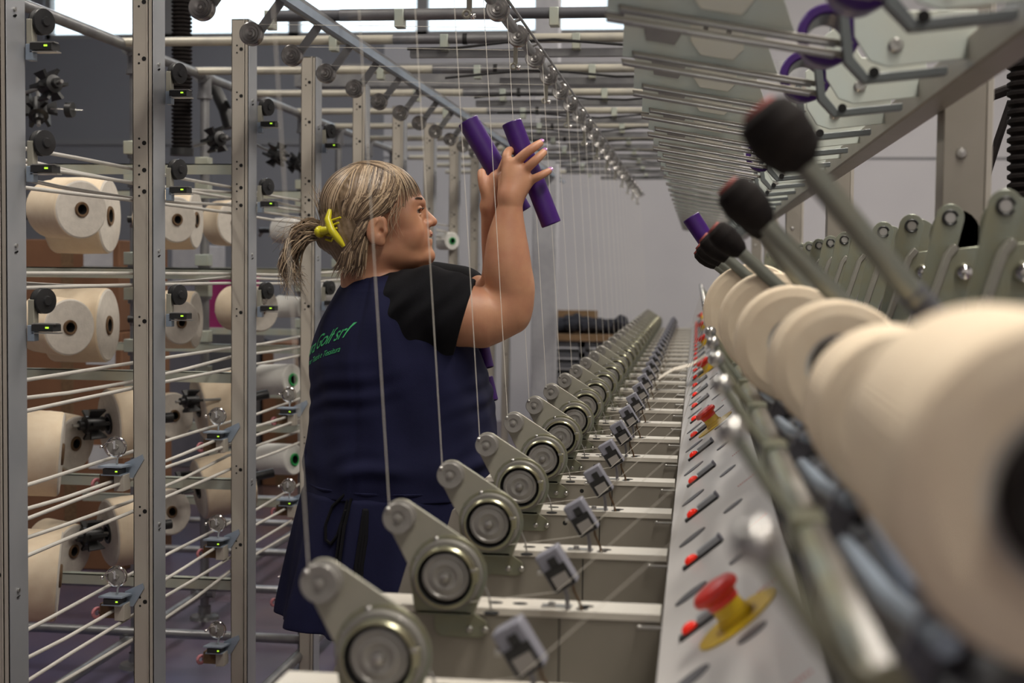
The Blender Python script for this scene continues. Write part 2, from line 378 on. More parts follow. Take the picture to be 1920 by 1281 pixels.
units=[u0]+[copy_tree(u0) for _ in range(NU-1)]
# one more stands nearest the camera below the frame edge: not in view, left out
for i,u in enumerate(units):
    u.location.y=Y0+P_*i
    u['label']='grey arm unit with tension disc and sensor, %s from the camera along the machine'%ORD[i] if i else 'grey arm unit with tension disc, the one nearest the camera, bottom of picture'
# threads
def thread(pts,label,group,r=.0007):
    o=part('yarn_thread',MB().tube(pts,r,'thread',5),origin=pts[0]); return tag(o,label,'yarn',group)
MX,MZ=-.432,.552; LX,LZ=-1.086,.563
for i in range(NU):
    y=Y0+P_*i
    thread([V(MX+.019,y-.015,MZ),V(CX-.012,y-.021,CZ+.008)],'white yarn dropping to the guide wheel of the %s tension unit'%ORD[i],'yarns dropping to the tension units',.00055)
    if i<18:
        thread([V(DX+.03,y-.03,DZ-.028),V(-.155,y-.03,-.372),V(-.02,y-.03,-.245),V(.022,y-.148,-.097)],'pale yarn running from the tension disc through the sensor of the %s unit'%ORD[i],'yarns crossing the control panel',.0004)
for i in range(4,NU):
    y=Y0+P_*i
    thread([V(LX,y-.015,LZ+.024),V(MX,y-.015,MZ+.0195)],'fine white yarn spanning between the overhead roller rows, %s from the camera'%ORD[i-4],'yarns spanning between the overhead roller rows',.0005)
# ---------------------------------------------------------------- overhead roller rails
def lev_wheel(y,x,z,r,name,parent):
    k=r/.028
    w=MB().lathe(V(x,y-.004,z),(0,-1,0),[(0,0),(0,.027*k),(.004*k,.028*k),(.008*k,.022*k),(.014*k,.022*k),(.018*k,.028*k),(.020*k,.028*k),(.0225*k,.0255*k),(.0215*k,.020*k),(.024*k,.019*k),(.023*k,.013*k),(.026*k,.012*k),(.0245*k,.006*k),(.027*k,.005*k),(.028*k,.0)],'roller_steel',30)
    w.cyl(V(x,y-.004,z),V(x,y+.018,z),.005,'galv')
    return part(name,w,parent)
rail=thing('roller_rail','overhead rail with a row of steel guide rollers above the tension discs','guide rail',V(-.40,6,.55),None)
yr0,yr1=2.70,YE+.45
part('rail_rod',MB().cyl(V(MX+.029,yr0,.560),V(MX+.029,yr1,.560),.0032,'galv',n=12),rail)
w0=None
for i in range(4,NU+1):
    y=Y0+P_*i
    if w0 is None:
        w0=lev_wheel(y,MX,MZ,.0260,'guide_roller',rail); ax0=part('roller_axle',MB().cyl(V(MX+.004,y+.01,MZ-.002),V(MX+.004,y+.205,MZ-.002),.0125,'galv',n=18).cyl(V(MX+.004,y+.15,MZ-.002),V(MX+.029,y+.15,.560),.004,'galv',n=8),w0)
    else:
        w=w0.copy(); COL.objects.link(w); w.location.y+=P_*(i-4); ax=ax0.copy(); COL.objects.link(ax); ax.parent=w
    if i%2==0:
        part('eyelet_lever',MB().box(V(-.444,y+.03,.515),(.010,.006,.045),'arm_cream').torus(V(-.449,y+.026,.487),(0,1,0),.0065,.003,'arm_cream',14,6).ell(V(-.436,y+.026,.483),.006,'chrome'),rail)
rail2=thing('roller_arm_rail','long overhead double rail with slanting arms and guide rollers on the left','guide rail',V(-1.02,6,.66))
ra,rb=2.65,YE+.4
part('rail_bar',MB().span(V(-1.045,ra,.655),V(-1.015,rb,.685),'galv').span(V(-1.010,ra,.640),V(-.995,rb,.662),'pale_blue').box(V(-1.012,(ra+rb)/2,.665),(.02,rb-ra,.006),'galv'),rail2)  # second bar coloured pale blue to stand for a lit edge
for i in range(5,NU):
    y=Y0+P_*i
    d=Vector((.075,0,.10)); a=part('roller_arm',MB().prism([V(LX-.009,y+.014,LZ+.006),V(LX+.009,y+.014,LZ-.006),V(LX+.084,y+.014,LZ+.094),V(LX+.066,y+.014,LZ+.106)],(0,.008,0),'galv'),rail2)
    if i==5: lw=lev_wheel(y,LX,LZ,.0285,'guide_roller',a); l0=a
    else:
        w=lw.copy(); COL.objects.link(w); w.parent=a; w.location=lw.location+Vector((0,P_*(i-5),0))
# roller nearest the camera sits above the frame; rails stay as photographed
# ---------------------------------------------------------------- left posts
PX=-1.2285; PT=.683
def hole_cluster(b,x,y,z,s=1):
    b.cyl(V(x+.012,y+.001,z),V(x+.012,y-.0006,z),.0052*s,'hole',n=12)
    b.cyl(V(x,y+.001,z+.010),V(x,y-.0006,z+.010),.0026*s,'hole',n=10); b.cyl(V(x,y+.001,z-.010),V(x,y-.0006,z-.010),.0026*s,'hole',n=10)
def make_post():
    y=3.15; xl=W(249,500,y).x
    t=thing('frame_post','x','steel post',(xl+.025,y+.035,0),'steel posts along the aisle')
    b=MB().span((xl,y,0),(xl+.040,y+.003,EYE+PT),'post').span((xl,y,0),(xl+.003,y+.075,EYE+PT),'post')
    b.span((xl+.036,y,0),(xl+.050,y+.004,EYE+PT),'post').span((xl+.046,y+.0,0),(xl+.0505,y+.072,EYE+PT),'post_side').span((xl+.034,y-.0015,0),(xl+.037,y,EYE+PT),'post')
    b.span((xl,y,EYE+PT-.004),(xl+.05,y+.072,EYE+PT),'post')
    p=part('post_body',b,t,bevel=.0012)
    for z in(.471,.279,.217,.168,-.131,-.574,-.787,.60): h=MB(); hole_cluster(h,xl+.016,y,z); part('hole_cluster',h,t)
    for z in(.02,-.62,.45): h=MB(); h.cyl((xl+.0506,y+.03,EYE+z),(xl+.0515,y+.03,EYE+z-.001),.005,'hole',n=10).cyl((xl+.0506,y+.03,EYE+z+.012),(xl+.054,y+.03,EYE+z+.012),.004,'steel',n=10); part('side_latch',h,t)
    part('foot_plate',MB().box((xl+.025,y+.035,.005),(.12,.14,.01),'galv'),t)
    return t,xl
p1,PXL=make_post()
posts=[p1]+[copy_tree(p1) for _ in range(10)]
for k,p in zip([0,-1]+list(range(1,10)),posts):
    p.location.y+=.7*k
    p['label']={-1:'perforated steel post cut by the left edge of the picture',0:'tall perforated steel post nearest the camera that is seen whole'}.get(k,'tall perforated steel post, %s in the row counted from the nearest whole one'%ORD[min(k,19)])
# guide heads on the posts: wheel, plate, black sensor, bracket, pink eyelet
def make_head():
    y=3.15; z=-.405; xl=PXL
    c=W(218,838,y-.03)
    t=thing('yarn_guide','x','yarn guide',V(xl,y,z-.06),'wheel guide heads on the steel posts')
    zz=c.z-EYE; x=c.x
    w=MB().torus(V(x,y-.03,zz),(.2,-1,0),.0215,.0035,'chrome',28,8).lathe(V(x,y-.028,zz),(.2,-1,0),[(0,0),(0,.020),(.003,.020),(.004,.006),(.009,.005),(.009,0)],'disc_face',24)
    wh=part('guide_wheel',w,t)
    part('bent_pin',MB().tube([V(x-.026,y-.05,zz+.002),V(x-.018,y-.045,zz+.010),V(x-.006,y-.042,zz+.014),V(x+.002,y-.042,zz+.004),V(x+.001,y-.042,zz-.008)],.0017,'chrome',8).ell(V(x-.027,y-.05,zz+.001),.0045,'chrome').box(V(x+.001,y-.044,zz+.006),(.004,.003,.018),'label_white'),wh)
    part('stem',MB().tube([V(x+.012,y-.035,zz-.012),V(x+.004,y-.035,zz-.028),V(x+.002,y-.03,zz-.040)],.0025,'steel',8),t)
    part('plate',MB().prism([V(x-.034,y-.055,zz-.046),V(x+.022,y-.055,zz-.046),V(x+.030,y-.01,zz-.046),V(x-.026,y-.01,zz-.046)],(0,0,.004),'pale_blue'),t)
    sb=part('sensor_box',MB().box(V(x-.003,y-.034,zz-.0545),(.040,.04,.013),'black'),t,bevel=.001)
    part('status_light',MB().box(V(x+.010,y-.0545,zz-.054),(.005,.002,.003),'led_green'),sb)
    part('bracket',MB().prism([V(x+.010,y-.006,zz-.040),V(x+.052,y-.006,zz-.020),V(x+.056,y-.006,zz-.032),V(x+.030,y-.006,zz-.075),V(x+.010,y-.006,zz-.075)],(0,.005,0),'pale_blue').box(V(x-.004,y-.03,zz-.063),(.048,.045,.003),'pale_blue'),t)
    part('arm_housing',MB().box(V(x+.010,y-.02,zz-.083),(.024,.04,.038),'post').box(V(x-.022,y-.012,zz-.083),(.042,.028,.034),'kraft'),t,bevel=.001)
    part('ceramic_eyelet',MB().torus(V(x-.052,y-.02,zz-.090),(1,-.8,0),.0105,.0045,'pink',18,8).cyl(V(x-.05,y-.018,zz-.09),V(x-.04,y-.01,zz-.088),.0025,'steel'),t)
    return t
h0=make_head(); hb=h0.location.copy()
posn={-1:'leftmost',0:'nearest whole',1:'second',2:'third'}
first=True
for k in(0,1,2,3):
    for j,zn in((0,'top'),(1,'middle'),(2,'bottom')):
        o=h0 if first else copy_tree(h0); first=False
        o.location=hb+Vector((0,.7*k,-.302*j))
        o['label']='wheel guide head with pink eyelet, %s one on the %s post'%(zn,['nearest whole','second whole','third whole','fourth whole'][k])
# black pulley + sensor at upper levels
def make_pul():
    y=3.15; c=W(326,318,y+.10); z=c.z-EYE; x=PXL+.075
    t=thing('yarn_pulley','x','pulley',V(x,y+.08,z-.05),'black pulleys on the steel posts')
    part('pulley',MB().lathe(V(x-.012,y+.10,z),(1,-.45,0),[(0,0),(0,.024),(.004,.0245),(.007,.018),(.011,.018),(.014,.0245),(.018,.024),(.02,.010),(.024,.008),(.024,0)],'black',26),t)
    part('bracket',MB().box(V(x-.018,y+.085,z-.035),(.012,.02,.075),'arm_cream').box(V(x-.014,y+.075,z-.06),(.014,.02,.03),'pale_blue'),t,bevel=.001)
    s=part('sensor_box',MB().box(V(x+.010,y+.08,z-.050),(.042,.035,.013),'black').box(V(x+.014,y+.075,z-.0595),(.052,.02,.002),'steel').box(V(x+.012,y+.075,z-.0420),(.046,.02,.002),'steel'),t)
    part('status_light',MB().box(V(x+.020,y+.0615,z-.049),(.006,.002,.003),'led_green'),s)
    return t
q0=make_pul(); qb=q0.location.copy(); first=True
for k in(-1,0,1,2):
    for j,zn in((0,'middle'),(1,'lower'),(-1,'upper')):
        o=q0 if first else copy_tree(q0); first=False
        o.location=qb+Vector((0,.7*k,-.296*j if j>=0 else .225))
        o['label']='black pulley with sensor, %s one on the %s'%(zn,['post at the left picture edge','nearest whole post','second whole post','third whole post'][k+1])
# white yarn conduits running along the creel
rnd=random.Random(3)
groups=[('upper',[(.222,-1.30),(.205,-1.31),(.190,-1.30),(.172,-1.33),(.150,-1.31)],.03),('waist level',[(-.02,-1.31),(-.035,-1.33),(-.047,-1.30)],0),
 ('below waist',[(-.235,-1.34),(-.262,-1.32),(-.288,-1.30)],0),('knee level',[(-.455,-1.36),(-.487,-1.33),(-.505,-1.31),(-.548,-1.33),(-.575,-1.30)],0),('lowest',[(-.755,-1.36),(-.79,-1.33),(-.83,-1.31),(-.865,-1.30)],0)]
for gname,tubes,fan in groups:
    for i,(z,x) in enumerate(tubes):
        pts=[]; n=14
        for k in range(n+1):
            y=2.5+5.0*k/n; s=(y-2.5)%1.4/1.4
            pts.append(V(x+.004*math.sin(k*1.7+i), y, z-.020*(i-1)*0-.012*math.sin(s*PI)*(1 if i%2 else .4)+.004*math.sin(i*3+k)))
        o=part('yarn_conduit',MB().tube(pts,.0042,'tubing',10),origin=pts[0]); tag(o,'slim white conduit along the creel, %s of the %s bundle from the top'%(ORD[i],gname),'conduit','white conduits of the %s bundle'%gname)
# roller with two small ceramic pulleys on conduit: cross beams of the creel racks
def beam(x0,x1,Y,z,label,nm='rack_beam',h=.030):
    o=part(nm,MB().span(V(x0,Y,z-h/2),V(x1,Y+.004,z+h/2),'zinc_light').span(V(x0,Y,z+h/2-.003),V(x1,Y+.03,z+h/2),'zinc_light'),origin=V((x0+x1)/2,Y,z)); return tag(o,label,'rack beam','rack beams of the creel')
ZB=(.274,-.025,-.322,-.63,-.922)
for Y,nmY,xr in((3.93,'nearest creel rack',W(445,500,3.9).x),(5.33,'second creel rack',W(690,500,5.3).x),(6.73,'third creel rack',W(770,500,6.7).x)):
    for j,z in enumerate(ZB): beam(-2.4,xr,Y,z,'pale green steel beam across the %s, %s from the top'%(nmY,ORD[j]))
# galvanised tube frame behind
def pipe(a,b,r,label,m='galv',fit=()):
    t=thing('frame_tube',label,'pipe',a,'scaffold tubes of the creel frame')
    part('tube',MB().cyl(a,b,r,m,n=16),t)
    if fit:
        for p,d in fit: d=Vector(d)*.04; f=MB(); f.cyl(Vector(p)-d,Vector(p)+d,r*1.45,'galv',n=16).cyl(Vector(p)-d*1.2,Vector(p)-d*.8,r*1.7,'galv',n=16); part('fitting',f,t)
    return t
for k in range(7):
    Y=4.72+.7*k; x=-1.93
    if k in(2,): continue
    t=pipe(V(x,Y,-1.41),V(x,Y,.74),.018,'upright galvanised tube of the rear creel frame, %s from the camera'%ORD[k],fit=[(V(x,Y,.74),(0,1,0)),(V(x,Y,.70),(0,0,1)),(V(x,Y,-1.3),(1,0,0))])
    for z in(.40,.30,.02,-.10,-.28,-.42): part('clamp',MB().box(V(x,Y-.012,z),(.055,.05,.045),'zinc_light').cyl(V(x,Y,z-.035),V(x,Y,z-.02),.026,'galv'),t,bevel=.002)
    part('floor_foot',MB().lathe(V(x,Y,-1.41),(0,0,1),[(0,0),(0,.06),(.012,.055),(.02,.026),(.05,.024)],'galv',20),t)
pipe(V(-1.93,2.6,.74),V(-1.93,9.2,.74),.018,'long galvanised tube running away along the top of the rear frame')
pipe(V(-1.93,2.8,-1.3),V(-1.93,9.2,-1.3),.018,'long galvanised tube near the floor, left of the creel frame')
pipe(V(-1.30,3.2,-1.3),V(-1.30,9.2,-1.3),.018,'long galvanised tube near the floor, under the steel posts')
for k in range(5):
    Y=4.62+.7*k
    pipe(V(-2.6,Y,-1.26),V(-1.25,Y,-1.26),.016,'galvanised cross tube near the floor, %s from the camera'%ORD[k])
    t=pipe(V(-1.30,Y+.04,-1.41),V(-1.30,Y+.04,-1.10),.020,'short galvanised leg standing under the steel posts, %s from the camera'%ORD[k],fit=[(V(-1.30,Y+.04,-1.28),(0,0,1))])
    part('floor_foot',MB().lathe(V(-1.30,Y+.04,-1.41),(0,0,1),[(0,0),(0,.05),(.012,.045),(.03,.022)],'galv',20),t)
for k in range(11):
    Y=3.91+.7*k; Z=.70 if k==0 else .745
    t=thing('cross_tube','cream painted overhead cross tube with clamps, %s from the camera'%ORD[k],'pipe',V(-1.1,Y,Z),'overhead cross tubes')
    xa_=-1.95 if k else -1.2
    b=MB().cyl(V(xa_,Y,Z),V(.20,Y,Z),.0155,'pipe_cream' if k else 'slate',n=16); 
    b.cyl(V(-1.0,Y-.002,Z),V(-.55,Y-.002,Z),.0165,'galv',n=16)
    part('tube',b,t)
    if k: part('flat_bar',MB().span(V(-.95 if k%2 else -.75,Y+.02,Z-.055),V(-.12,Y+.05,Z-.030),'galv'),t)
    for x in(-1.20,-.83,-.40,-.05): part('clamp',MB().box(V(x,Y,Z-.012),(.026,.042,.050),'zinc_light'),t,bevel=.002)
    if k:
        part('cable_tie',MB().cyl(V(-.77,Y,Z),V(-.755,Y,Z),.019,'black').tube([V(-.95+.16*q,Y-.02,Z-.022-.014*math.sin(q*1.3+k)) for q in range(8)],.005,'black',6),t)
        part('support_post',MB().span(V(.17,Y-.015,-1.33+.9),V(.20,Y+.015,Z),'galv'),t) if k>6 else None
# hanging wide rail and corrugated hoses behind
o=part('overhead_duct',MB().span(V(-2.2,7.6,.98),V(.6,7.75,1.10),'galv'),origin=V(-.8,7.6,1.0)); tag(o,'flat grey overhead duct crossing behind the roller rails','duct')
def hose(px,y0,y1,Y,r,label):
    t=thing('corrugated_hose',label,'hose',W(px,y1,Y)); a=W(px,y0,Y); b=W(px,y1,Y); n=int((a-b).length/.016); m=MB()
    prof=[]
    L=(a-b).length
    for i in range(n+1): prof+=[(L*i/n,r*.82),(L*(i+.25)/n,r),(L*(i+.6)/n,r),(L*(i+.85)/n,r*.82)]
    m.lathe(b,a-b,prof,'rubber',20); part('hose',m,t)
    part('collar',MB().cyl(b,b+(a-b)*.04,r*1.12,'black',n=20),t)
hose(341,-60,292,5.6,.042,'black corrugated hose hanging behind the nearest whole steel post')
hose(1928,-60,390,2.6,.036,'black corrugated hose at the right edge of the picture')
o=part('bent_duct',MB().tube([W(385,140,5.9),W(400,160,5.9),W(422,205,5.9),W(432,240,5.9)],[.022,.026,.028,.03],'black',16),origin=W(432,240,5.9)); tag(o,'short bent black hose hanging between the posts on the left','hose')
o=part('power_cable',MB().tube([W(1896,190,3.4),W(1872,260,3.4),W(1850,330,3.4),W(1838,372,3.4)],.009,'rubber',8),origin=W(1838,372,3.4)); tag(o,'thin dark cable hanging beside the tall column on the right','cable')
o=part('cable_loop',MB().tube([W(1925,158,3.0),W(1890,168,3.0),W(1858,180,3.0),W(1840,205,3.0)],.011,'rubber',8),origin=W(1840,205,3.0)); tag(o,'black cable looping from the right edge to the column','cable')
# ---------------------------------------------------------------- yarn packages
def cheese(c,ax,r,L,label,m='yarn',core=.26,taper=1.0,face='yarn_face_shaded',grp='yarn packages on the creel',corem='kraft',nm='yarn_package'):
    """c: centre of the near face, ax: unit vector out of that face"""
    ax=Vector(ax).normalized(); c=Vector(c); cr=r*core
    t=thing(nm,label,'yarn package',c-ax*L/2-Vector((0,0,r)),grp)
    e=r*.07; r2=r*taper
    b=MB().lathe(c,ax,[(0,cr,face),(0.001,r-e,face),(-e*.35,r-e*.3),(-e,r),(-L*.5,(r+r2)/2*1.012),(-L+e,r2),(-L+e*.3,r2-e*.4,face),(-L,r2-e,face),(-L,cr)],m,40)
    part('yarn',b,t)
    k=MB().lathe(c,ax,[(-.02,0,'hole'),(-.02,cr*.62,'hole'),(.004,cr*.66,corem),(.006,cr*.9,corem),(.004,cr,corem),(-.01,cr,corem)],corem,24)
    part('core_tube',k,t)
    part('peg',MB().cyl(c-ax*(L-.02),c-ax*(L+.09),cr*.5,'black',n=12).cyl(c-ax*(L+.07),c-ax*(L+.07)+Vector((-.05,.10,-.02)),.008,'galv',n=10),t)
    return t
def pk(px,py,Y,rpx,ax,L,label,**k): return cheese(W(px,py,Y),ax,rpx*Y/F,L,label,**k)
A1=(.83,-.55,-.03); A2=(.99,.10,0)
pk(153,393,3.85,58,A1,.16,'large cream yarn package left of the nearest whole post, top row in front')
pk(206,405,4.15,74,A2,.17,'cream yarn package partly behind the top row one at the far left')
pk(131,614,3.85,57,A1,.16,'large cream yarn package left of the nearest whole post, second row in front')
pk(204,610,4.15,73,A2,.17,'cream yarn package partly behind the second row one at the far left')
pk(332,412,4.35,46,A1,.14,'cream yarn package between the nearest two whole posts, top row')
pk(368,412,4.6,58,A2,.14,'cream yarn package partly behind the top one between the nearest posts')
pk(340,605,4.35,44,A1,.14,'cream yarn package between the nearest two whole posts, second row')
pk(368,600,4.6,56,A2,.14,'cream yarn package partly behind the second row one between the nearest posts')
pk(442,418,5.0,44,(.75,-.5,0),.10,'round cream yarn package at top left of the second whole post')
pk(490,580,5.0,44,(.75,-.5,0),.17,'round cream yarn package in second row crossing behind the second whole post')
pk(142,832,4.0,56,(.95,-.28,-.08),.12,'small cream yarn package with dark core, third row far left')
pk(116,852,3.6,84,(.92,.38,-.08),.24,'largest cream yarn package at the left picture edge, third row')
pk(138,1034,4.0,54,(.95,-.28,-.08),.12,'cream yarn package with dark core, fourth row far left')
pk(112,1080,3.55,90,(.92,.38,-.08),.24,'largest cream yarn package at the left picture edge, fourth row')
pk(204,795,4.08,70,(-.74,-.67,-.05),.11,'cream yarn package facing left on a black holder, third row',core=.3,corem='black')
pk(202,1000,4.08,68,(-.74,-.67,-.05),.11,'cream yarn package facing left on a black holder, fourth row',core=.3,corem='black')
pk(327,780,4.6,46,(.72,-.5,.1),.13,'cream yarn package seen just right of the nearest whole post, third row')
pk(322,960,4.6,46,(.72,-.5,.1),.13,'cream yarn package seen just right of the nearest whole post, fourth row')
pk(372,765,4.7,62,(-.75,-.50,-.15),.16,'cream yarn package tilted on a black holder left of the second post, third row',core=.3,corem='black')
pk(372,918,4.7,60,(-.75,-.50,-.15),.18,'cream yarn package tilted on a black holder left of the second post, fourth row',core=.3,corem='black')
g=dict(m='yarn_white',face='yarn_white',corem='green_plastic',core=.42)
pk(568,576,5.6,19,(.90,-.35,0),.12,'slim white cone with green end, second row right of the second post',taper=1.15,**g)
pk(549,712,5.4,30,(.88,-.40,.05),.16,'white package with green end, third row right of the second post',**g)
pk(552,862,5.4,30,(.88,-.40,.05),.16,'white package with green end, fourth row right of the second post',**g)
pk(560,432,6.2,24,(.9,-.3,0),.12,'white cone behind the woman ponytail, top row',**g)
pk(640,552,6.4,22,(.9,-.3,0),.12,'white cone just left of the woman back, second row',**g)
pk(848,452,7.3,17,(.6,-.6,0),.10,'small white cone with green end seen between posts right of the woman face',**g)
def holder(p,ax,s,label):
    """black spindle head with fins and a small comb wheel"""
    p=Vector(p); ax=Vector(ax).normalized(); u,w,_=basis(ax)
    t=thing('bobbin_holder',label,'bobbin holder',p,'black bobbin holders')
    b=MB().lathe(p,ax,[(-.03*s,0),(-.03*s,.024*s),(.03*s,.028*s),(.034*s,.016*s),(.05*s,.015*s),(.05*s,0)],'black',20)
    part('hub',b,t)
    f=MB()
    for i in range(6):
        a=2*PI*i/6; d=u*math.cos(a)+w*math.sin(a); e=ax.cross(d)
        q=p-ax*.01*s; f.prism([q+d*.022*s,q+d*.05*s-ax*.02*s,q+d*.052*s+ax*.035*s,q+d*.022*s+ax*.028*s],e*.010*s,'black')
    part('fin_ring',f,t)
    part('spindle',MB().cyl(p-ax*.14*s,p+ax*.07*s,.006*s,'steel',n=10),t)
for i,(px,py,Y,s,ax,l) in enumerate([(92,160,4.2,1.0,(.8,-.5,.1),'black finned bobbin holder at top left beside the edge post'),(72,205,4.3,1.1,(.3,-.6,-.7),'black finned bobbin holder tilting down at top left'),
  (405,262,5.2,1.0,(.7,-.5,.1),'empty black bobbin holder left of the second whole post'),(518,290,5.8,1.0,(.7,-.5,-.3),'empty black bobbin holder right of the second whole post'),(555,305,6.3,.9,(.6,-.5,-.5),'empty black bobbin holder left of the third whole post'),
  (176,796,4.02,.95,(-.6,-.7,0),'black holder carrying the third row package left of the post'),(172,1004,4.02,.95,(-.6,-.7,0),'black holder carrying the fourth row package left of the post'),(358,752,4.55,.8,(-.6,-.7,0),'black holder carrying the tilted package, third row'),(345,905,4.55,.8,(-.6,-.7,0),'black holder carrying the tilted package, fourth row')]):
    holder(W(px,py,Y),ax,s,l)
# comb wheel spindle near top left
t=thing('comb_spindle','small black comb wheel on a thin spindle at upper left','spindle',W(130,206,4.2))
a=W(95,204,4.2); b=W(155,207,4.2)
part('rod',MB().cyl(a,b,.0022,'steel',n=8),t); part('comb_wheel',MB().lathe(W(131,206,4.2),(1,0,0),[(-.010,0),(-.010,.024),(.010,.024),(.010,0)],'black',12),t)
# ---------------------------------------------------------------- things behind the creel
def crate(px0,py0,px1,py1,Y,d,m,name,label,cat,flaps=False):
    a=W(px0,py1,Y); b=W(px1,py0,Y); t=thing(name,label,cat,((a.x+b.x)/2,Y+d/2,a.z))
    part('body',MB().span((a.x,Y,a.z),(b.x,Y+d,b.z),m),t,bevel=.006)
    if flaps: part('tape',MB().span(((a.x+b.x)/2-.03,Y-.001,a.z),((a.x+b.x)/2+.03,Y,b.z),'kraft').span((b.x-.15,Y-.002,b.z-.16),(b.x-.03,Y-.001,b.z-.05),'label_white'),t)
    return t
zf=0
def crate_z(px0,px1,z0,z1,Y,d,m,name,label,cat,flaps=True):
    a=W(px0,600,Y).x; b=W(px1,600,Y).x; t=thing(name,label,cat,((a+b)/2,Y+d/2,z0))
    part('body',MB().span((a,Y,z0),(b,Y+d,z1),m),t,bevel=.006)
    if flaps: part('tape',MB().span(((a+b)/2-.03,Y-.001,z0),((a+b)/2+.03,Y,z1),'kraft').span((b-.17,Y-.002,z1-.15),(b-.03,Y-.001,z1-.04),'label_white'),t)
crate_z(30,232,0,.62,6.2,.6,'cardboard','cardboard_box','brown cardboard box on the floor behind the creel, bottom of the stack','box')
crate_z(24,228,.622,1.10,6.2,.6,'cardboard','cardboard_box','brown cardboard box behind the creel, middle of the stack','box')
crate_z(30,224,1.102,1.52,6.2,.6,'cardboard','cardboard_box','brown cardboard box behind the creel, top of the stack','box')
crate_z(492,562,.0,.92,8.8,.5,'cardboard','cardboard_box','tall brown cardboard box seen left of the woman waist','box')
crate_z(388,440,1.02,1.36,8.4,.5,'magenta','plastic_crate','magenta crate seen between the nearest two whole posts','crate',False)
crate_z(380,450,.0,1.018,8.4,.5,'slate','storage_cabinet','dark cabinet under the magenta crate','cabinet',False)
crate_z(322,378,1.30,1.55,9.5,.5,'label_white','carton','pale carton high behind the creel','box',False)
crate_z(310,385,0,1.298,9.5,.5,'sensor_grey','storage_cabinet','grey cabinet under the pale carton','cabinet',False)
# dark sacks on a low rack
rs=random.Random(5)
RX0=W(425,700,9.8).x; RX1=W(500,700,9.8).x
t=thing('storage_rack','low grey metal rack carrying the dark sacks behind the creel','rack',((RX0+RX1)/2,9.9,0))
part('shelf',MB().span((RX0,9.6,.55),(RX1+.5,10.2,.58),'slate'),t)
for sx in(RX0+.03,RX1+.47):
    for yy in(9.63,10.17): part('leg',MB().box((sx,yy,.275),(.04,.04,.55),'slate'),t)
for i,(x,r) in enumerate([(RX0+.2,.19),(RX0+.62,.20),(RX0+.98,.15)]):
    p=Vector((x,9.9,.585+r*.8)); b=MB(); b.ell(p,(r,r,r*.8),'dark_cloth',20,12)
    for v in b.v: 
        n=noise.noise(v*7)*.04; v.z=max(v.z+n,.582); v.x+=n*.4
    tag(part('fabric_sack',b,origin=p-Vector((0,0,r*.8))),'dark crumpled sack on the low grey rack, %s of three from the left'%['leftmost','middle','rightmost'][i],'sack')
# stand at the far end of the aisle: shelf frame with stacked reels, planks and dark bundles
SX0=W(1010,700,11.2).x; SX1=W(1172,700,11.2).x; ys=11.2
t=thing('storage_shelf','dark slatted storage shelf against the far wall, right of the woman','shelf',((SX0+SX1)/2,ys+.3,0))
b=MB(); z0=W(1100,628,ys).z
for k in range(9): b.span((SX0,ys,z0-.10-.085*k),(SX1,ys+.5,z0-.055-.085*k),'slate')
part('slats',b,t)
b=MB(); b.span((SX0,ys-.02,z0-.05),(SX1,ys+.55,z0),'wood'); part('top_board',b,t)
b=MB()
for x in(SX0+.03,(SX0+SX1)/2,SX1-.03):
    b.span((x-.025,ys,0),(x+.025,ys+.5,z0-.05),'slate')
part('frame',b,t)
b=MB(); rs=random.Random(9)
for k in range(16):
    p=Vector((SX0+.05+(SX1-SX0-.1)*k/15,ys+.15+.2*rs.random(),z0+.05+.04*rs.random())); b.ell(p,(.07,.12,.05+.03*rs.random()),'dark_cloth',10,7)
for v in b.v: v.z=max(v.z+noise.noise(v*15)*.03,z0+.002)
tag(part('dark_bundle',b,origin=((SX0+SX1)/2,ys+.2,z0)),'heap of dark crumpled bags on the shelf by the far wall','bag')
b=MB().span((SX0,ys+.50,z0+.002),(W(1110,700,ys).x,ys+.55,W(1050,585,ys).z),'wood'); tag(part('wooden_board',b,origin=(SX0+.3,ys+.47,z0)),'brown board standing behind the dark bags at the far wall','board')
# ---------------------------------------------------------------- right side: ball guides
gb=thing('guide_bar','olive metal bar with a row of steel balls on stems above the control panel','guide bar',V(.07,5,-.15))
gx,gz=.066,-.152
part('bar',MB().cyl(V(gx,.40,gz),V(gx,YE,gz),.0075,'zinc',n=14).span(V(gx+.001,.40,gz+.006),V(gx+.008,YE,gz+.0085),'steel'),gb)  # steel strip on top stands for the bar's long highlight
for k in range(27):
    y=.50+P_*k
    s=part('ball_stem',MB().tube([V(gx,y,gz),V(.045,y,-.128),V(.026,y,-.100)],.0042,'zinc',8).box(V(gx,y,gz),(.020,.05,.020),'zinc'),gb)
    part('ball',MB().ell(V(.022,y,-.095),.0088,'steel',16,10),s)
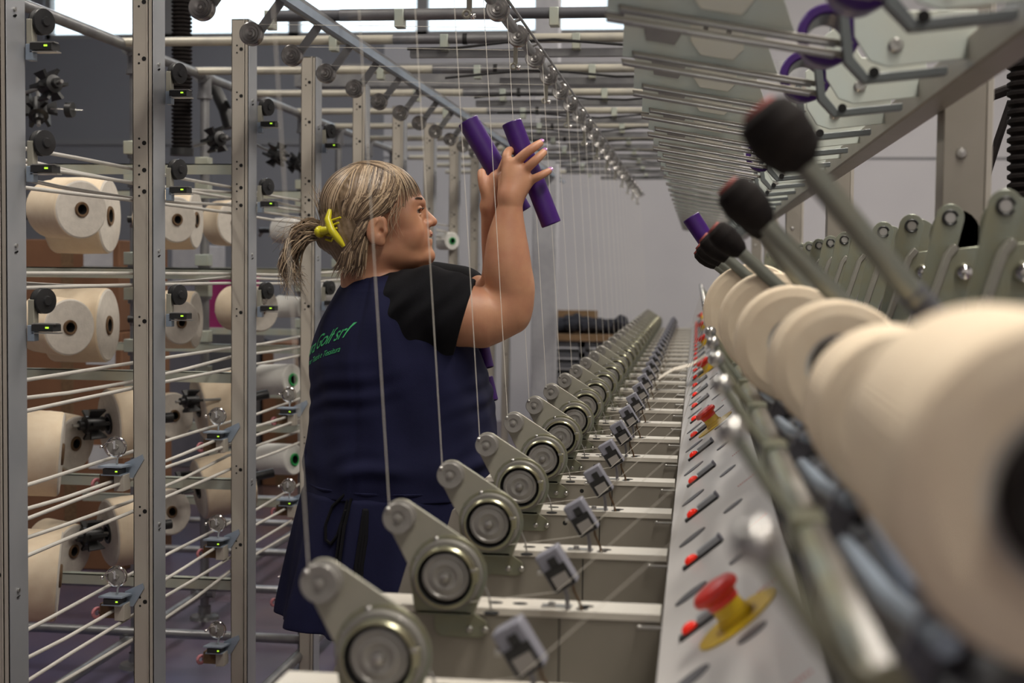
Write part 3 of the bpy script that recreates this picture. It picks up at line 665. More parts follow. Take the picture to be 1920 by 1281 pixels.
# ---------------------------------------------------------------- housing per position
def make_hsg():
    y=.55; t=thing('winding_unit','x','winding unit',V(.18,y+.16,-.53),'winding units side by side along the machine')
    pr=[(.108,-.52),(.106,-.30),(.100,-.165),(.125,-.150),(.30,-.150),(.34,-.20),(.34,-.52)]
    part('housing',MB().prism(xz(pr,y),(0,.335,0),'slate'),t,bevel=.003)
    part('guard_plate',MB().prism(xz([(.100,-.27),(.086,-.16),(.102,-.125),(.118,-.14),(.106,-.27)],y+.05),(0,.008,0),'sensor_grey'),t,bevel=.001)
    part('clamp_strip',MB().tube([V(.100,y+.02,-.146),V(.092,y+.14,-.154),V(.089,y+.30,-.160)],.0055,'pale_blue',8),t)
    part('blue_plate',MB().prism([V(.100,y+.12,-.149),V(.130,y+.12,-.149),V(.130,y+.30,-.149),V(.100,y+.30,-.149)],(0,0,.006),'blue_metal'),t,bevel=.001)
    part('bolt',MB().lathe(V(.104,y+.06,-.135),(-.6,-.6,.5),[(0,.006),(.005,.006),(.007,.003),(.007,0)],'chrome',12),t)
    return t
h0=make_hsg(); hb=h0.location.copy()
for k in range(26):
    o=h0 if k==0 else copy_tree(h0); o.location=hb+Vector((0,P_*k,0))
    o['label']='dark slate winding unit box, %s from the camera on the right side'%ORD[k]
# bobbins on the right
BB=[(.45,.118,-.0685,.0565,.16),(.86,.126,-.088,.055,.11),(1.24,.123,-.082,.058,.10),(1.60,.108,-.080,.065,.10),(1.95,.102,-.072,.072,.10),(2.30,.090,-.067,.080,.10),(2.65,.10,-.07,.07,.1),(3.0,.10,-.07,.06,.1)]
for k,(y,x,z,r,L) in enumerate(BB):
    c=V(x,y,z); t=thing('winding_bobbin','cream yarn bobbin being wound, %s from the camera in the right-hand row'%ORD[k] if k else 'very large blurred cream bobbin filling the lower right corner','bobbin',c-Vector((0,0,r)),'bobbins winding in the right-hand row')
    e=.008
    part('yarn',MB().lathe(c,(0,1,0),[(0.004,.022,'yarn_face_shaded'),(0,.030,'yarn'),(-.002+.002,r-e*1.5,'yarn'),(.003,r-e*.3,'yarn'),(.010,r),(L-.010,r),(L-.002,r-e*.4),(L,r-e),(L,.02)],'yarn',56),t)
    part('core_tube',MB().lathe(c,(0,1,0),[(-.004,0,'black'),(-.004,.016,'black'),(-.010,.017,'rubber'),(-.012,.024,'rubber'),(.0,.026,'slate'),(L+.012,.022,'slate'),(L+.012,0)],'slate',28),t)
    part('spindle',MB().cyl(V(x,y+L,z),V(x,y+L+.05,z),.007,'steel').cyl(V(x,y+L+.02,z),V(x+.16,y+L+.06,z-.035),.010,'zinc'),t)
HN=[((1460,250),(1722,566),1.00,.017,.024),((1395,380),(1604,592),1.33,.0115,.0205),((1404,402),(1521,556),1.66,.010,.017),((1360,447),(1489,563),1.95,.010,.0185),((1338,462),(1428,541),2.3,.009,.0175),((1328,474),(1398,530),2.65,.009,.0170),((1322,482),(1378,526),3.0,.009,.017)]
for k,(a,b,Y,r,rk) in enumerate(HN):
    p=W(*a,Y); q=W(*b,Y); d=(q-p).normalized(); r=.0088
    t=thing('cradle_handle','black-knobbed steel lever leaning over the bobbins, %s from the camera'%ORD[k],'lever',q,'levers above the bobbins')
    part('rod',MB().cyl(p,q,r,'zinc_rod',n=18).cyl(q-d*.01,q+Vector((.03,.02,-.03)),r*1.2,'slate'),t)
    part('knob',MB().lathe(p-d*.022,d,[(0,0),(.0015,rk*.6),(.006,rk*.85),(.02,rk),(.034,rk*.93),(.046,rk*.72),(.052,r*1.02)],'rubber',24),t)
    if k!=2: part('red_tip',MB().lathe(p-d*.0235,d,[(0,0),(.0,rk*.5),(.004,rk*.62)],'dull_red',16),t)
# zinc cradle plates on the right
def make_cradle():
    y=1.64; t=thing('bobbin_cradle','x','bobbin cradle',V(.30,y,-.15),'zinc cradle plates behind the bobbins')
    part('arm_tab',MB().prism(xz(hull2([(.3375,.0756,.019),(.300,-.10,.016)]),y),(0,.004,0),'zinc'),t,bevel=.0008)
    part('circlip',MB().torus(V(.3375,y-.002,.0756),(0,1,0),.0095,.0018,'black',20,6,.5,2*PI-.2).lathe(V(.3375,y,.0756),(0,-1,0),[(0,.007),(.002,.007),(.002,0)],'steel',14),t)
    part('rear_plate',MB().prism(xz(hull2([(.350,.055,.034),(.385,-.02,.02),(.34,-.12,.02)]),y+.03),(0,.004,0),'zinc'),t,bevel=.0008)
    part('side_plate',MB().prism(xz([(.285,-.14),(.335,.022),(.345,.034),(.392,.040),(.372,-.14)],y-.03),(0,.004,0),'zinc').prism(xz([(.277,-.14),(.328,.026),(.338,.040),(.345,.034),(.335,.022),(.285,-.14)],y-.034),(0,.030,0),'zinc_edge'),t,bevel=.001)
    part('ball_bolt',MB().lathe(V(.352,y-.030,.002),(0,-1,0),[(0,.011),(.003,.012),(.009,.0095),(.013,.005),(.014,0)],'chrome',18),t)
    part('wire_hook',MB().tube([V(.378,y-.033,-.03),V(.374,y-.05,-.004),V(.384,y-.055,.012),V(.398,y-.05,.016)],.0025,'gold_steel',8),t)
    part('lower_link',MB().prism(xz([(.255,-.155),(.30,-.03),(.318,-.03),(.285,-.155)],y+.01),(0,.006,0),'galv'),t)
    return t
c0=make_cradle(); cbl=c0.location.copy()
for k in range(-1,16):
    o=c0 if k==-1 else copy_tree(c0); o.location=cbl+Vector((0,P_*k,0)); 
    o['label']='pair of zinc plates with round bolt, %s from the camera in the right-hand row'%ORD[k+1]
# ---------------------------------------------------------------- upper right trays
def make_tray():
    y=1.657; t=thing('tube_tray','x','tray',V(.06,y+.15,.25),'zinc trays under the upper right rail')
    A=Vector((-.110,0,.300)); B=Vector((.170,0,.252)); d=(B-A).normalized(); n=Vector((-d.z,0,d.x))
    def q(s,yy,h=0): v=A+d*s+n*h; return V(v.x,y+yy,v.z)
    Ln=(B-A).length
    # plate hangs over the lip, leaning forward as it rises; w(s,v): point v metres up the plate
    TD=Vector((0,-.50,.866)); TNn=Vector((0,-.866,-.50))
    def w(s,v,h=0): p0=q(s,.012,.0); return p0+TD*v+TNn*h
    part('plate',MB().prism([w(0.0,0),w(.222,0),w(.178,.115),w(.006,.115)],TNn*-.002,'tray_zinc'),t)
    for nm,yy,h in(('front_lip',-.012,-.010),('rear_lip',.004,.005)):
        s0=0 if yy<0 else .012
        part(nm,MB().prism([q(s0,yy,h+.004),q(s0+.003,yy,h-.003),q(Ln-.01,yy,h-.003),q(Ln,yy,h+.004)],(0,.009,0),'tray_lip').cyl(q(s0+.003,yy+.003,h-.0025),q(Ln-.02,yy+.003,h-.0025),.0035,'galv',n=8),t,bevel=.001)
    c=[(.096,.040),(.110,.022),(.156,.022),(.170,.040),(.168,.085),(.096,.085)]
    cv=part('cover',MB().prism([w(s_,v,.0005) for s_,v in c],TNn*.003,'zinc_pale'),t,bevel=.0006)
    part('hole_pair',MB().cyl(w(.117,.062,.003),w(.117,.062,.0042),.0035,'hole').cyl(w(.149,.062,.003),w(.149,.062,.0042),.0035,'hole'),cv)
    part('small_cover',MB().prism([w(.034,.030,.0005),w(.074,.030,.0005),w(.086,.052,.0005),w(.030,.052,.0005)],TNn*.0015,'galv'),t)
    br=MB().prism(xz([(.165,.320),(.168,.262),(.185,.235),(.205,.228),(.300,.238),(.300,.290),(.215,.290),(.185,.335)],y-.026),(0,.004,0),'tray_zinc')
    br.prism(xz([(.160,.30),(.168,.240),(.184,.221),(.27,.229),(.27,.220),(.180,.211),(.158,.234),(.150,.30)],y-.024),(0,.02,0),'link_dark')
    part('bracket',br,t,bevel=.001)
    part('screw',MB().lathe(V(.213,y-.026,.252),(0,-1,0),[(0,.0085),(.002,.0085),(.005,.006),(.005,.0035),(.003,.003),(.003,0)],'steel',16).cyl(V(.190,y-.028,.222),V(.190,y-.03,.222),.006,'hole'),t)
    return t
t0=make_tray(); tb=t0.location.copy()
for k in range(-1,25):
    o=t0 if k==-1 else copy_tree(t0); o.location=tb+Vector((0,P_*k,0)); o['label']='pale zinc tray hanging at upper right, %s from the camera'%ORD[k+1]
for i,k in enumerate((0,1,2,5,6)):
    y=1.33+.35*k; c=V(.144,y,.272)
    o=part('purple_tube',MB().lathe(c,(0,1,0),[(0,.024,'purple'),(-.004,.026),(-.004,.034),(0,.036),(.07,.030),(.07,.022),(0,.024)],'purple',32),origin=c); tag(o,'purple plastic tube lying in the upper right trays, %s from the camera'%ORD[i],'tube','purple tubes in the upper trays')
o=part('tray_rail',MB().span(V(.290,.9,.222),V(.330,YE,.262),'beam'),origin=V(.31,5,.222),bevel=.003); tag(o,'long grey rail carrying the trays at upper right','rail')
for k,Y in enumerate((2.02,3.77,5.52,7.27,9.02)):
    t=thing('rail_column','grey square column behind the zinc plates, %s from the camera'%ORD[k],'column',V(.365,Y,-.53),'columns carrying the upper rail')
    part('shaft',MB().span(V(.331,Y,-.53),V(.387,Y+.06,.72),'beam').span(V(.387,Y-.002,-.53),V(.396,Y+.06,.72),'cream_metal'),t,bevel=.002)
    part('bolt',MB().lathe(V(.355,Y,.165),(0,-1,0),[(0,.008),(.004,.006),(.005,0)],'steel',12),t)
# purple tube on a far winding position
p=W(1296,408,3.3); q=W(1332,462,3.3); d=(q-p).normalized()
tag(part('purple_tube',MB().lathe(p,d,[(0,0,'hole'),(0,.014,'purple'),(-.002,.020),(0,.021),((q-p).length+.05,.019),((q-p).length+.05,0)],'purple',24),origin=q),'purple tube standing tilted on a far winding position beyond the black knobs','tube')
# ---------------------------------------------------------------- the woman (volumes blended into continuous surfaces)
import openvdb
def A(v): return np.array(tuple(v),dtype=np.float32)
class Sdf:
    def __init__(s,lo,hi,vox):
        s.lo=np.array(lo,np.float32); s.h=vox; s.n=np.ceil((np.array(hi)-s.lo)/vox).astype(int)+1
        s.a=np.full(tuple(s.n),.05,np.float32)
    def sub(s,lo,hi,pad):
        i0=np.clip(np.floor((lo-pad-s.lo)/s.h).astype(int),0,s.n-1); i1=np.clip(np.ceil((hi+pad-s.lo)/s.h).astype(int)+1,1,s.n)
        sl=tuple(slice(a,b) for a,b in zip(i0,i1)); g=[(s.lo[k]+np.arange(i0[k],i1[k])*s.h).astype(np.float32) for k in range(3)]
        return sl,g[0][:,None,None],g[1][None,:,None],g[2][None,None,:]
    def comb(s,sl,d,k,mode='u'):
        a=s.a[sl]
        if mode=='u':
            if k<=0: s.a[sl]=np.minimum(a,d); return
            h=np.maximum(k-np.abs(a-d),0)/k; s.a[sl]=np.minimum(a,d)-h*h*k*.25
        elif mode=='s':
            d=-d; k=max(k,1e-4); h=np.maximum(k-np.abs(a-d),0)/k; s.a[sl]=np.maximum(a,d)+h*h*k*.25
    def cone(s,a,b,ra,rb,k=.01,mode='u'):
        a=A(a);b=A(b); r=max(ra,rb); sl,x,y,z=s.sub(np.minimum(a,b)-r,np.maximum(a,b)+r,k+.012)
        e=b-a; L=float(e@e)+1e-9
        t=np.clip(((x-a[0])*e[0]+(y-a[1])*e[1]+(z-a[2])*e[2])/L,0,1)
        d=np.sqrt((x-a[0]-e[0]*t)**2+(y-a[1]-e[1]*t)**2+(z-a[2]-e[2]*t)**2)-(ra+(rb-ra)*t)
        s.comb(sl,d,k,mode)
    def chain(s,pts,k=.006,fine=8):
        P=np.array([A(p) for p,_ in pts]); Q=np.array([r for _,r in pts],np.float32); n=len(P); C=[];D=[]
        for i in range(n-1):                       # spline through the joints for limbs without rings
            a,b,c,d=P[max(i-1,0)],P[i],P[i+1],P[min(i+2,n-1)]; ra,rb,rc,rd=Q[max(i-1,0)],Q[i],Q[i+1],Q[min(i+2,n-1)]
            m=fine if n>2 else 1
            for t in np.arange(m)/m:
                f=lambda a,b,c,d:.5*((2*b)+(c-a)*t+(2*a-5*b+4*c-d)*t*t+(3*b-a-3*c+d)*t**3)
                C.append(f(a,b,c,d)); D.append(f(ra,rb,rc,rd))
        C.append(P[-1]); D.append(Q[-1]); C=np.array(C,np.float32); r=float(max(D))
        sl,x,y,z=s.sub(C.min(0)-r,C.max(0)+r,k+.012); best=None
        for i in range(len(C)-1):
            a=C[i]; e=C[i+1]-C[i]; L=float(e@e)+1e-9
            t=np.clip(((x-a[0])*e[0]+(y-a[1])*e[1]+(z-a[2])*e[2])/L,0,1)
            d=np.sqrt((x-a[0]-e[0]*t)**2+(y-a[1]-e[1]*t)**2+(z-a[2]-e[2]*t)**2)-(D[i]+(D[i+1]-D[i])*t)
            best=d if best is None else np.minimum(best,d)
        s.comb(sl,best,k)
    def ell(s,c,r,Rm=None,k=.01,mode='u'):
        c=A(c); r=np.array(r,np.float32); m=float(max(r)); sl,x,y,z=s.sub(c-m,c+m,k+.012)
        Rm=np.eye(3) if Rm is None else Rm   # rows: local axes
        q=[(x-c[0])*Rm[i][0]+(y-c[1])*Rm[i][1]+(z-c[2])*Rm[i][2] for i in range(3)]
        k0=np.sqrt(sum((q[i]/r[i])**2 for i in range(3))); k1=np.sqrt(sum((q[i]/r[i]**2)**2 for i in range(3)))+1e-6
        s.comb(sl,k0*(k0-1)/k1,k,mode)
    def mesh(s,name,mats,parent,smooth=0,label=None):
        g=openvdb.FloatGrid(background=.05); g.copyFromArray(np.ascontiguousarray(s.a))
        p,q=g.convertToQuads(isovalue=0.0); p=p*s.h+s.lo; o0=wloc(parent) if parent else Vector((0,0,0)); p=p-A(o0)
        me=bpy.data.meshes.new(name); me.vertices.add(len(p)); me.vertices.foreach_set('co',p.astype(np.float32).ravel())
        q=q[:,::-1]; me.loops.add(len(q)*4); me.loops.foreach_set('vertex_index',q.astype(np.int32).ravel())
        me.polygons.add(len(q)); me.polygons.foreach_set('loop_start',np.arange(0,len(q)*4,4,dtype=np.int32)); me.polygons.foreach_set('use_smooth',np.ones(len(q),bool)); me.update(calc_edges=True); me.validate()
        o=mesh_obj(name,me,parent,mats)
        # outward normals
        vol=0.0
        v=p[q]; c=v.mean(1); nn=np.cross(v[:,1]-v[:,0],v[:,2]-v[:,0]); 
        if float((c*nn).sum())<0: me.flip_normals()
        if label: o['label']=label
        return o
aB=R(22); BF=Vector((math.cos(aB),math.sin(aB),0)); BS=Vector((math.sin(aB),-math.cos(aB),0))
YW=3.06
TOR=[(500,678,762,.060),(514,655,795,.115),(535,634,826,.165),(570,616,852,.190),(600,603,872,.200),(640,592,890,.205),(680,586,905,.210),(740,591,920,.205),(800,587,927,.205),(870,583,930,.212),(905,581,931,.212),(960,569,936,.222),(1040,553,943,.235),(1100,541,948,.245),(1150,531,953,.252)]
tz=[];tc=[];ta=[];tb_=[]
for y,l,r,b in TOR:
    pl=W(l,y,YW); pr=W(r,y,YW); hw=(pr.x-pl.x)/2; tz.append(W(750,y,YW).z); tc.append((pl.x+pr.x)/2)
    ta.append(math.sqrt(max(hw*hw-(b*math.sin(aB))**2,1e-4))/math.cos(aB)); tb_.append(b)
tz,tc,ta,tb_=[np.array(q[::-1]) for q in (tz,tc,ta,tb_)]
def smooth_interp(z,arr):
    return (np.interp(z,tz,arr)+np.interp(z-.012,tz,arr)+np.interp(z+.012,tz,arr))/3
def torso(s,z0,z1,off,k=.01,fold=None):
    lo=np.array((-1.0,YW-.33,z0),np.float32); hi=np.array((-.3,YW+.33,z1),np.float32)
    sl,x,y,z=s.sub(lo,hi,.0)
    zz=z[0,0,:]; cx=smooth_interp(zz,tc)[None,None,:]; a=(smooth_interp(zz,ta)+off)[None,None,:]; b=(smooth_interp(zz,tb_)+off)[None,None,:]
    X=x-cx; Y=y-YW; f=X*BF.x+Y*BF.y; r=X*BS.x+Y*BS.y
    q=np.sqrt((f/a)**2+(r/b)**2)+1e-6; d=((q-1)*np.minimum(a,b)).astype(np.float32)
    if fold is not None: d=d+fold(np.arctan2(r/b,f/a),z,f,r)
    d=np.maximum(d,np.maximum(z0-z,z-z1)); s.comb(sl,d.astype(np.float32),k)
BL=(-1.02,2.60,.50); 
woman=thing('person','woman in navy apron and black T-shirt reaching up with purple tubes, blond hair clipped back','person',(W(750,800,YW).x,YW,0))
# head frame
aH=R(9); HF=Vector((math.cos(aH),math.sin(aH),0)); HS=Vector((math.sin(aH),-math.cos(aH),0)); HC=W(722,432,3.0)
HR=np.array([tuple(HF),tuple(HS),(0,0,1)])
def H(f,s,u): return HC+HF*f+HS*s+Vector((0,0,u))
def rotH(ang,ax='s'):
    """tilt a local frame: ax s = pitch"""
    c,s_=math.cos(ang),math.sin(ang)
    if ax=='s': return np.array([HR[0]*c+HR[2]*s_,HR[1],-HR[0]*s_+HR[2]*c])
    if ax=='u': return np.array([HR[0]*c+HR[1]*s_,-HR[0]*s_+HR[1]*c,HR[2]])
vox=.0021
S=Sdf((-.96,2.62,.62),(-.30,3.36,1.68),vox)
torso(S,.72,W(750,508,YW).z,-.026,.03)
S.cone(W(705,535,3.03),H(-.035,0,-.03),.066,.058,.03)          # neck
S.cone(W(760,565,YW),W(700,525,3.03),.085,.055,.05)
S.ell(H(-.022,0,.052),(.096,.076,.080),HR,.01)                   # cranium
S.ell(H(.030,0,.030),(.054,.064,.082),HR,.02)                    # face block
S.ell(H(.040,0,-.026),(.056,.056,.044),HR,.02)                   # jaw
S.ell(H(.012,0,-.048),(.055,.054,.034),HR,.02)
S.ell(H(.050,0,-.060),(.042,.040,.020),HR,.02)                   # under chin
S.ell(H(.090,0,-.054),(.0180,.022,.0175),HR,.014)                # chin
for sd in(1,-1):
    S.ell(H(.058,sd*.037,-.002),(.026,.023,.030),HR,.016)        # cheek
    S.cone(H(.078,sd*.010,.060),H(.058,sd*.050,.056),.0065,.007,.014)  # brow ridge
    S.ell(H(.050,sd*.048,.028),(.018,.016,.022),HR,.015)         # cheekbone
S.ell(H(.076,0,-.014),(.024,.026,.030),HR,.014)                  # muzzle
for sd in(1,-1): S.ell(H(.083,sd*.033,.041),(.015,.016,.0105),HR,.010,'s')     # sockets
S.chain([(H(.074,0,.054),.0075),(H(.084,0,.040),.0075),(H(.098,0,.024),.0095),(H(.102,0,.0195),.0098)],.009)
for sd in(1,-1):
    S.ell(H(.091,sd*.0115,.0145),(.010,.0065,.0075),HR,.006)
    S.ell(H(.0965,sd*.0062,.0085),(.006,.0030,.0035),HR,.003,'s')
S.ell(H(.0925,0,-.0060),(.0095,.019,.0062),rotH(.25),.005)        # upper lip
S.ell(H(.0905,0,-.0245),(.0090,.017,.0068),rotH(-.2),.006)       # lower lip
S.ell(H(.102,0,-.0150),(.0130,.0235,.0013),rotH(-.05),.003,'s')  # mouth slit
S.ell(H(.078,.026,-.018),(.006,.004,.004),HR,.006,'s')
for sd in(1,-1):
    S.chain([(H(.0735,sd*.019,.0395),.0030),(H(.0775,sd*.029,.0475),.0032),(H(.0715,sd*.041,.0455),.0030),(H(.064,sd*.047,.0395),.003)],.003)   # upper lid
    S.chain([(H(.0735,sd*.020,.0375),.0026),(H(.0755,sd*.030,.0335),.0030),(H(.068,sd*.041,.0345),.0028)],.004)  # lower lid
    ec=H(-.012,sd*.078,.000); Re=rotH(-.18)
    S.ell(ec,(.0225,.0085,.032),Re,.005)
    S.ell(H(-.004,sd*.076,-.026),(.010,.0065,.010),HR,.006)
    S.ell(H(-.009,sd*.0875,.004),(.0135,.0062,.0215),Re,.003,'s')
    S.chain([(H(-.016,sd*.082,-.012),.0035),(H(-.019,sd*.083,.006),.0033),(H(-.012,sd*.083,.018),.0032)],.003)  # antihelix
    S.ell(H(.006,sd*.079,-.004),(.0055,.006,.0075),HR,.004)
    S.ell(H(-.004,sd*.083,-.004),(.005,.007,.006),HR,.003,'s')
# right arm
Sr=W(805,585,2.955); Er=W(950,577,2.975)
S.chain([(Sr,.068),(W(870,592,2.955),.066),(W(915,592,2.965),.0585),(Er,.053)],.012)
S.chain([(Er,.050),(W(957,545,2.97),.0515),(W(952,505,2.96),.0505),(W(951,475,2.957),.0465),(W(951,445,2.955),.0405),(W(954,410,2.952),.031),(W(957,385,2.95),.0255),(W(958,366,2.95),.0255)],.014)
S.cone(W(905,612,2.955),W(962,596,2.97),.045,.032,.012)
def hand(meta,fingers,wr,k=.009):
    for (p,r) in meta: S.cone(wr,p,.018,r,.014)
    for f in fingers: S.chain([(W(x,y,Y),r) for x,y,Y,r in f],.0045)
fR={'index':[(951,306,2.958,.0108),(950,293,2.960,.0100),(955,283,2.978,.0090),(963,283,2.995,.008)],
 'middle':[(965,307,2.953,.0110),(985,288,2.946,.0100),(1001,276,2.950,.0090),(1012,269,2.966,.0078)],
 'ring':[(981,321,2.953,.0108),(999,305,2.945,.0098),(1011,294,2.949,.0088),(1019,286,2.964,.0076)],
 'pinky':[(992,339,2.956,.0095),(1008,332,2.949,.0085),(1020,326,2.952,.0078),(1029,321,2.965,.0068)]}
for f in fR.values(): S.cone(W(957,372,2.95),W(*f[0][:3]),.0185,.0120,.014)
S.ell(W(967,340,2.956),(.022,.014,.030),None,.02)
for f in fR.values(): S.chain([(W(x,y,Y),r) for x,y,Y,r in f],.0035)
S.chain([(W(948,362,2.955),.016),(W(946,338,2.975),.013),(W(955,322,2.998),.0105),(W(966,316,3.018),.0085)],.006)
# left arm
El=W(935,565,3.13)
S.chain([(W(815,560,3.22),.066),(El,.052)],.01)
S.chain([(El,.050),(W(945,510,3.10),.048),(W(938,450,3.06),.041),(W(929,410,3.03),.031),(W(924,390,3.018),.026)],.012)
fL={'index':[(935,333,2.998,.0105),(944,312,2.996,.0098),(949,297,3.003,.0088),(952,288,3.018,.0078)],
 'middle':[(930,332,3.012,.0105),(936,315,3.068,.0095),(925,303,3.078,.009),(912,300,3.07,.008)],
 'ring':[(925,342,3.02,.0105),(930,328,3.072,.0095),(918,320,3.08,.009),(908,318,3.072,.008)],
 'pinky':[(922,355,3.028,.0095),(925,342,3.072,.0085),(915,336,3.078,.008),(908,335,3.072,.007)]}
for f in fL.values(): S.cone(W(924,385,3.016),W(*f[0][:3]),.019,.0118,.014)
S.ell(W(930,358,3.006),(.022,.013,.030),None,.02)
for f in fL.values(): S.chain([(W(x,y,Y),r) for x,y,Y,r in f],.0035)
S.chain([(W(920,375,3.008),.016),(W(910,354,3.002),.013),(W(905,336,3.004),.0108),(W(903,324,3.012),.009)],.006)
body=S.mesh('body',['skin'],woman)
del S
# eyes, brows, lips, nails
for sd in(1,-1):
    e=part('eye',MB().ell(H(.0615,sd*.032,.0405),.0130,'eye_white',20,14),woman)
    d=(HF*.97+HS*sd*.12+Vector((0,0,.18))).normalized()
    part('iris',MB().lathe(H(.0615,sd*.032,.0405),d,[(.0122,.0),(.0132,.0),(.0128,.0052),(.0115,.0060)],'iris',18),e)
    part('eyebrow',MB().tube([H(.079,sd*.014,.062),H(.0785,sd*.028,.068),H(.070,sd*.043,.068),H(.060,sd*.052,.062)],[.0016,.0026,.0024,.001],'hair_dark',8),woman)
    part('eyelashes',MB().tube([H(.0785,sd*.020,.0425),H(.0835,sd*.029,.0475),H(.0765,sd*.041,.046),H(.067,sd*.048,.0395)],.0012,'hair_dark',6),woman)
def nail_at(f,name,out):
    (x0,y0,Y0_,_),(x1,y1,Y1_,r)=f[-2],f[-1]; a=W(x0,y0,Y0_); b=W(x1,y1,Y1_); d=(b-a).normalized(); o=Vector(out); o=(o-d*o.dot(d)).normalized(); s3=d.cross(o)
    rm=Matrix((d,s3,o)).transposed(); m=MB().ell(b+d*r*.55+o*r*.62,(.0085,.0055,.0022),'nail',14,8,rm); part('fingernail',m,woman)
for n in('middle','ring','pinky'): nail_at(fR[n],n,(-.2,-1,.3))
nail_at(fL['index'],'li',(-.1,-1,.2))
part('lips',MB().ell(H(.0985,0,-.0070),(.0038,.0165,.0038),'lips',18,10,Matrix([list(r) for r in rotH(.35)]).transposed()).ell(H(.0962,0,-.0235),(.0038,.0150,.0045),'lips',18,10,Matrix([list(r) for r in rotH(-.3)]).transposed()),woman)
# T-shirt
S=Sdf((-.98,2.70,1.00),(-.30,3.40,1.50),.003)
S.cone(W(798,578,2.945),W(838,586,2.942),.0845,.082,.01)
S.cone(W(838,586,2.942),W(905,594,2.955),.082,.0765,.01)
S.cone(W(815,555,3.20),W(860,560,3.18),.078,.075,.02)
torso(S,1.10,W(750,512,YW).z,-.008,.03)
S.cone(W(765,560,2.98),W(800,575,2.955),.055,.075,.04)
sl,x,y,z=S.sub(S.lo,S.lo+S.n*S.h,0); 
Dn=A((Er-Sr).normalized()); Dn2=np.array((.955,.10,-.27),np.float32); Dn2/=np.linalg.norm(Dn2); Pc=A(W(870,590,2.88))
arr=S.a+ .0028*np.sin((x-z*.6)*95+np.sin(z*40)*1.5)*(1/(1+np.exp(-(2.99-y)*40)))   # sleeve creases
arr=np.maximum(arr,(x-Pc[0])*Dn2[0]+(y-Pc[1])*Dn2[1]+(z-Pc[2])*Dn2[2]); S.a=arr.astype(np.float32)
shirt=S.mesh('t_shirt',['blackcloth'],woman,label='black short sleeved T-shirt'); del S,arr
# navy smock top
def fold_top(th,z,f,r):
    zr=z-EYE
    m1=.5+.5*np.sin(th*3.1+z*11); m2=.5+.5*np.sin(th*5.3-z*17+1)
    w=np.exp(-((zr+.27)/.05)**2)*.0030*np.sin(z*150+th*7+1.3*np.sin(th*4))*m1      # waist creases
    w=w+np.exp(-((zr+.42)/.035)**2)*(-.006+.0035*np.sin(z*120+th*6+1.5*np.sin(th*5))*m2)   # cloth bagging over the elastic
    w=w+.0028*np.sin(th*6+z*9+1.5*np.sin(z*14))*np.clip((-zr-.02)*5,0,1)+.0014*np.sin(th*13-z*26)
    w=w+.0030*np.exp(-((th-2.25)/.05)**2)                            # back seam
    return w
zw=W(750,908,YW).z
S=Sdf((-.99,2.66,.84),(-.30,3.40,1.50),.003)
torso(S,zw-.01,W(750,503,YW).z,.002,.0,fold_top)
# neck opening and arm opening
S.cone(W(712,525,3.03),W(722,470,3.0),.060,.075,.008,'s')
S.cone(W(818,560,2.70),W(818,566,2.98),.086,.086,.008,'s')
vest=S.mesh('smock_top',['navy'],woman,label='sleeveless navy smock top'); del S
# skirt with gathers
def fold_skirt(th,z,f,r):
    k=np.clip((zw-z)/.25,0,1); g=.0035+.010*k
    return -(g*np.sin(th*11+1.2*np.sin(th*3)+z*3))-.003*np.sin(th*23)*k
S=Sdf((-.99,2.66,.62),(-.30,3.46,.97),.003)
zh=W(600,1143,YW).z
torso(S,zh,zw+.012,.004,.0,fold_skirt)
sl,x,y,z=S.sub(S.lo,S.lo+S.n*S.h,0)
band=np.exp(-((z-zw)/.006)**2)*.006; S.a=(S.a+band).astype(np.float32)
skirt=S.mesh('smock_skirt',['navy'],woman,label='gathered navy smock skirt'); del S
# trousers and shoes
S=Sdf((-.95,2.70,.03),(-.35,3.35,.82),.005)
for dy,dx in((-.10,0),(.10,.02)):
    c=Vector((W(750,800,YW).x+dx,YW+dy,0)); S.chain([(c+Vector((0,0,.74)),.105),(c+Vector((.01,0,.45)),.075),(c+Vector((0,0,.10)),.055)],.02)
S.mesh('trousers',['trouser'],woman); del S
for dy,dx in((-.10,0),(.10,.02)):
    c=Vector((W(750,800,YW).x+dx,YW+dy,0)); part('shoe',MB().ell(c+BF*.05+Vector((0,0,.045)),(.135,.048,.045),'shoe',20,12,Matrix.Rotation(aB,3,'Z')).box(c+BF*.05+Vector((0,0,.012)),(.25,.085,.022),'shoe',Matrix.Rotation(aB,3,'Z')),woman)
# surface helpers
dgp=bpy.context.evaluated_depsgraph_get()
def bvh(o):
    me=o.data; off=wloc(o); vs=[v.co+off for v in me.vertices]; return BVHTree.FromPolygons(vs,[tuple(p.vertices) for p in me.polygons])
bv=bvh(vest); bs=bvh(skirt)
def onto(tree,px,py,lift=.004):
    o=Vector((0,0,EYE)); d=(W(px,py,1.0)-o).normalized(); h=tree.ray_cast(o,d)
    return (h[0]+h[1]*(lift if h[1].dot(d)<0 else -lift)) if h[0] else W(px,py,2.9)
def ribbon(path,tree,w,name,m='blackcloth'):
    pts=[onto(tree,*p) for p in path]; b=MB()
    fine=[]
    for i in range(len(pts)-1):
        for k in range(4): fine.append(pts[i].lerp(pts[i+1],k/4))
    fine.append(pts[-1]); b.tube(fine,w,m,6); return part(name,b,woman)
ribbon([(676,908),(650,925),(625,950),(612,985),(612,1012),(622,1020),(635,1005),(650,960),(676,910)],bs,.0035,'tie_loop')
for off in(0,5,10): ribbon([(678+off*.6,912),(684+off*.4,960),(676+off,1010),(668+off,1060),(666+off,1100)],bs,.0045,'tie_end')
for off in(0,6): ribbon([(655+off,935),(642+off,990),(634+off,1050),(628+off,1110)],bs,.0035,'tie_end')
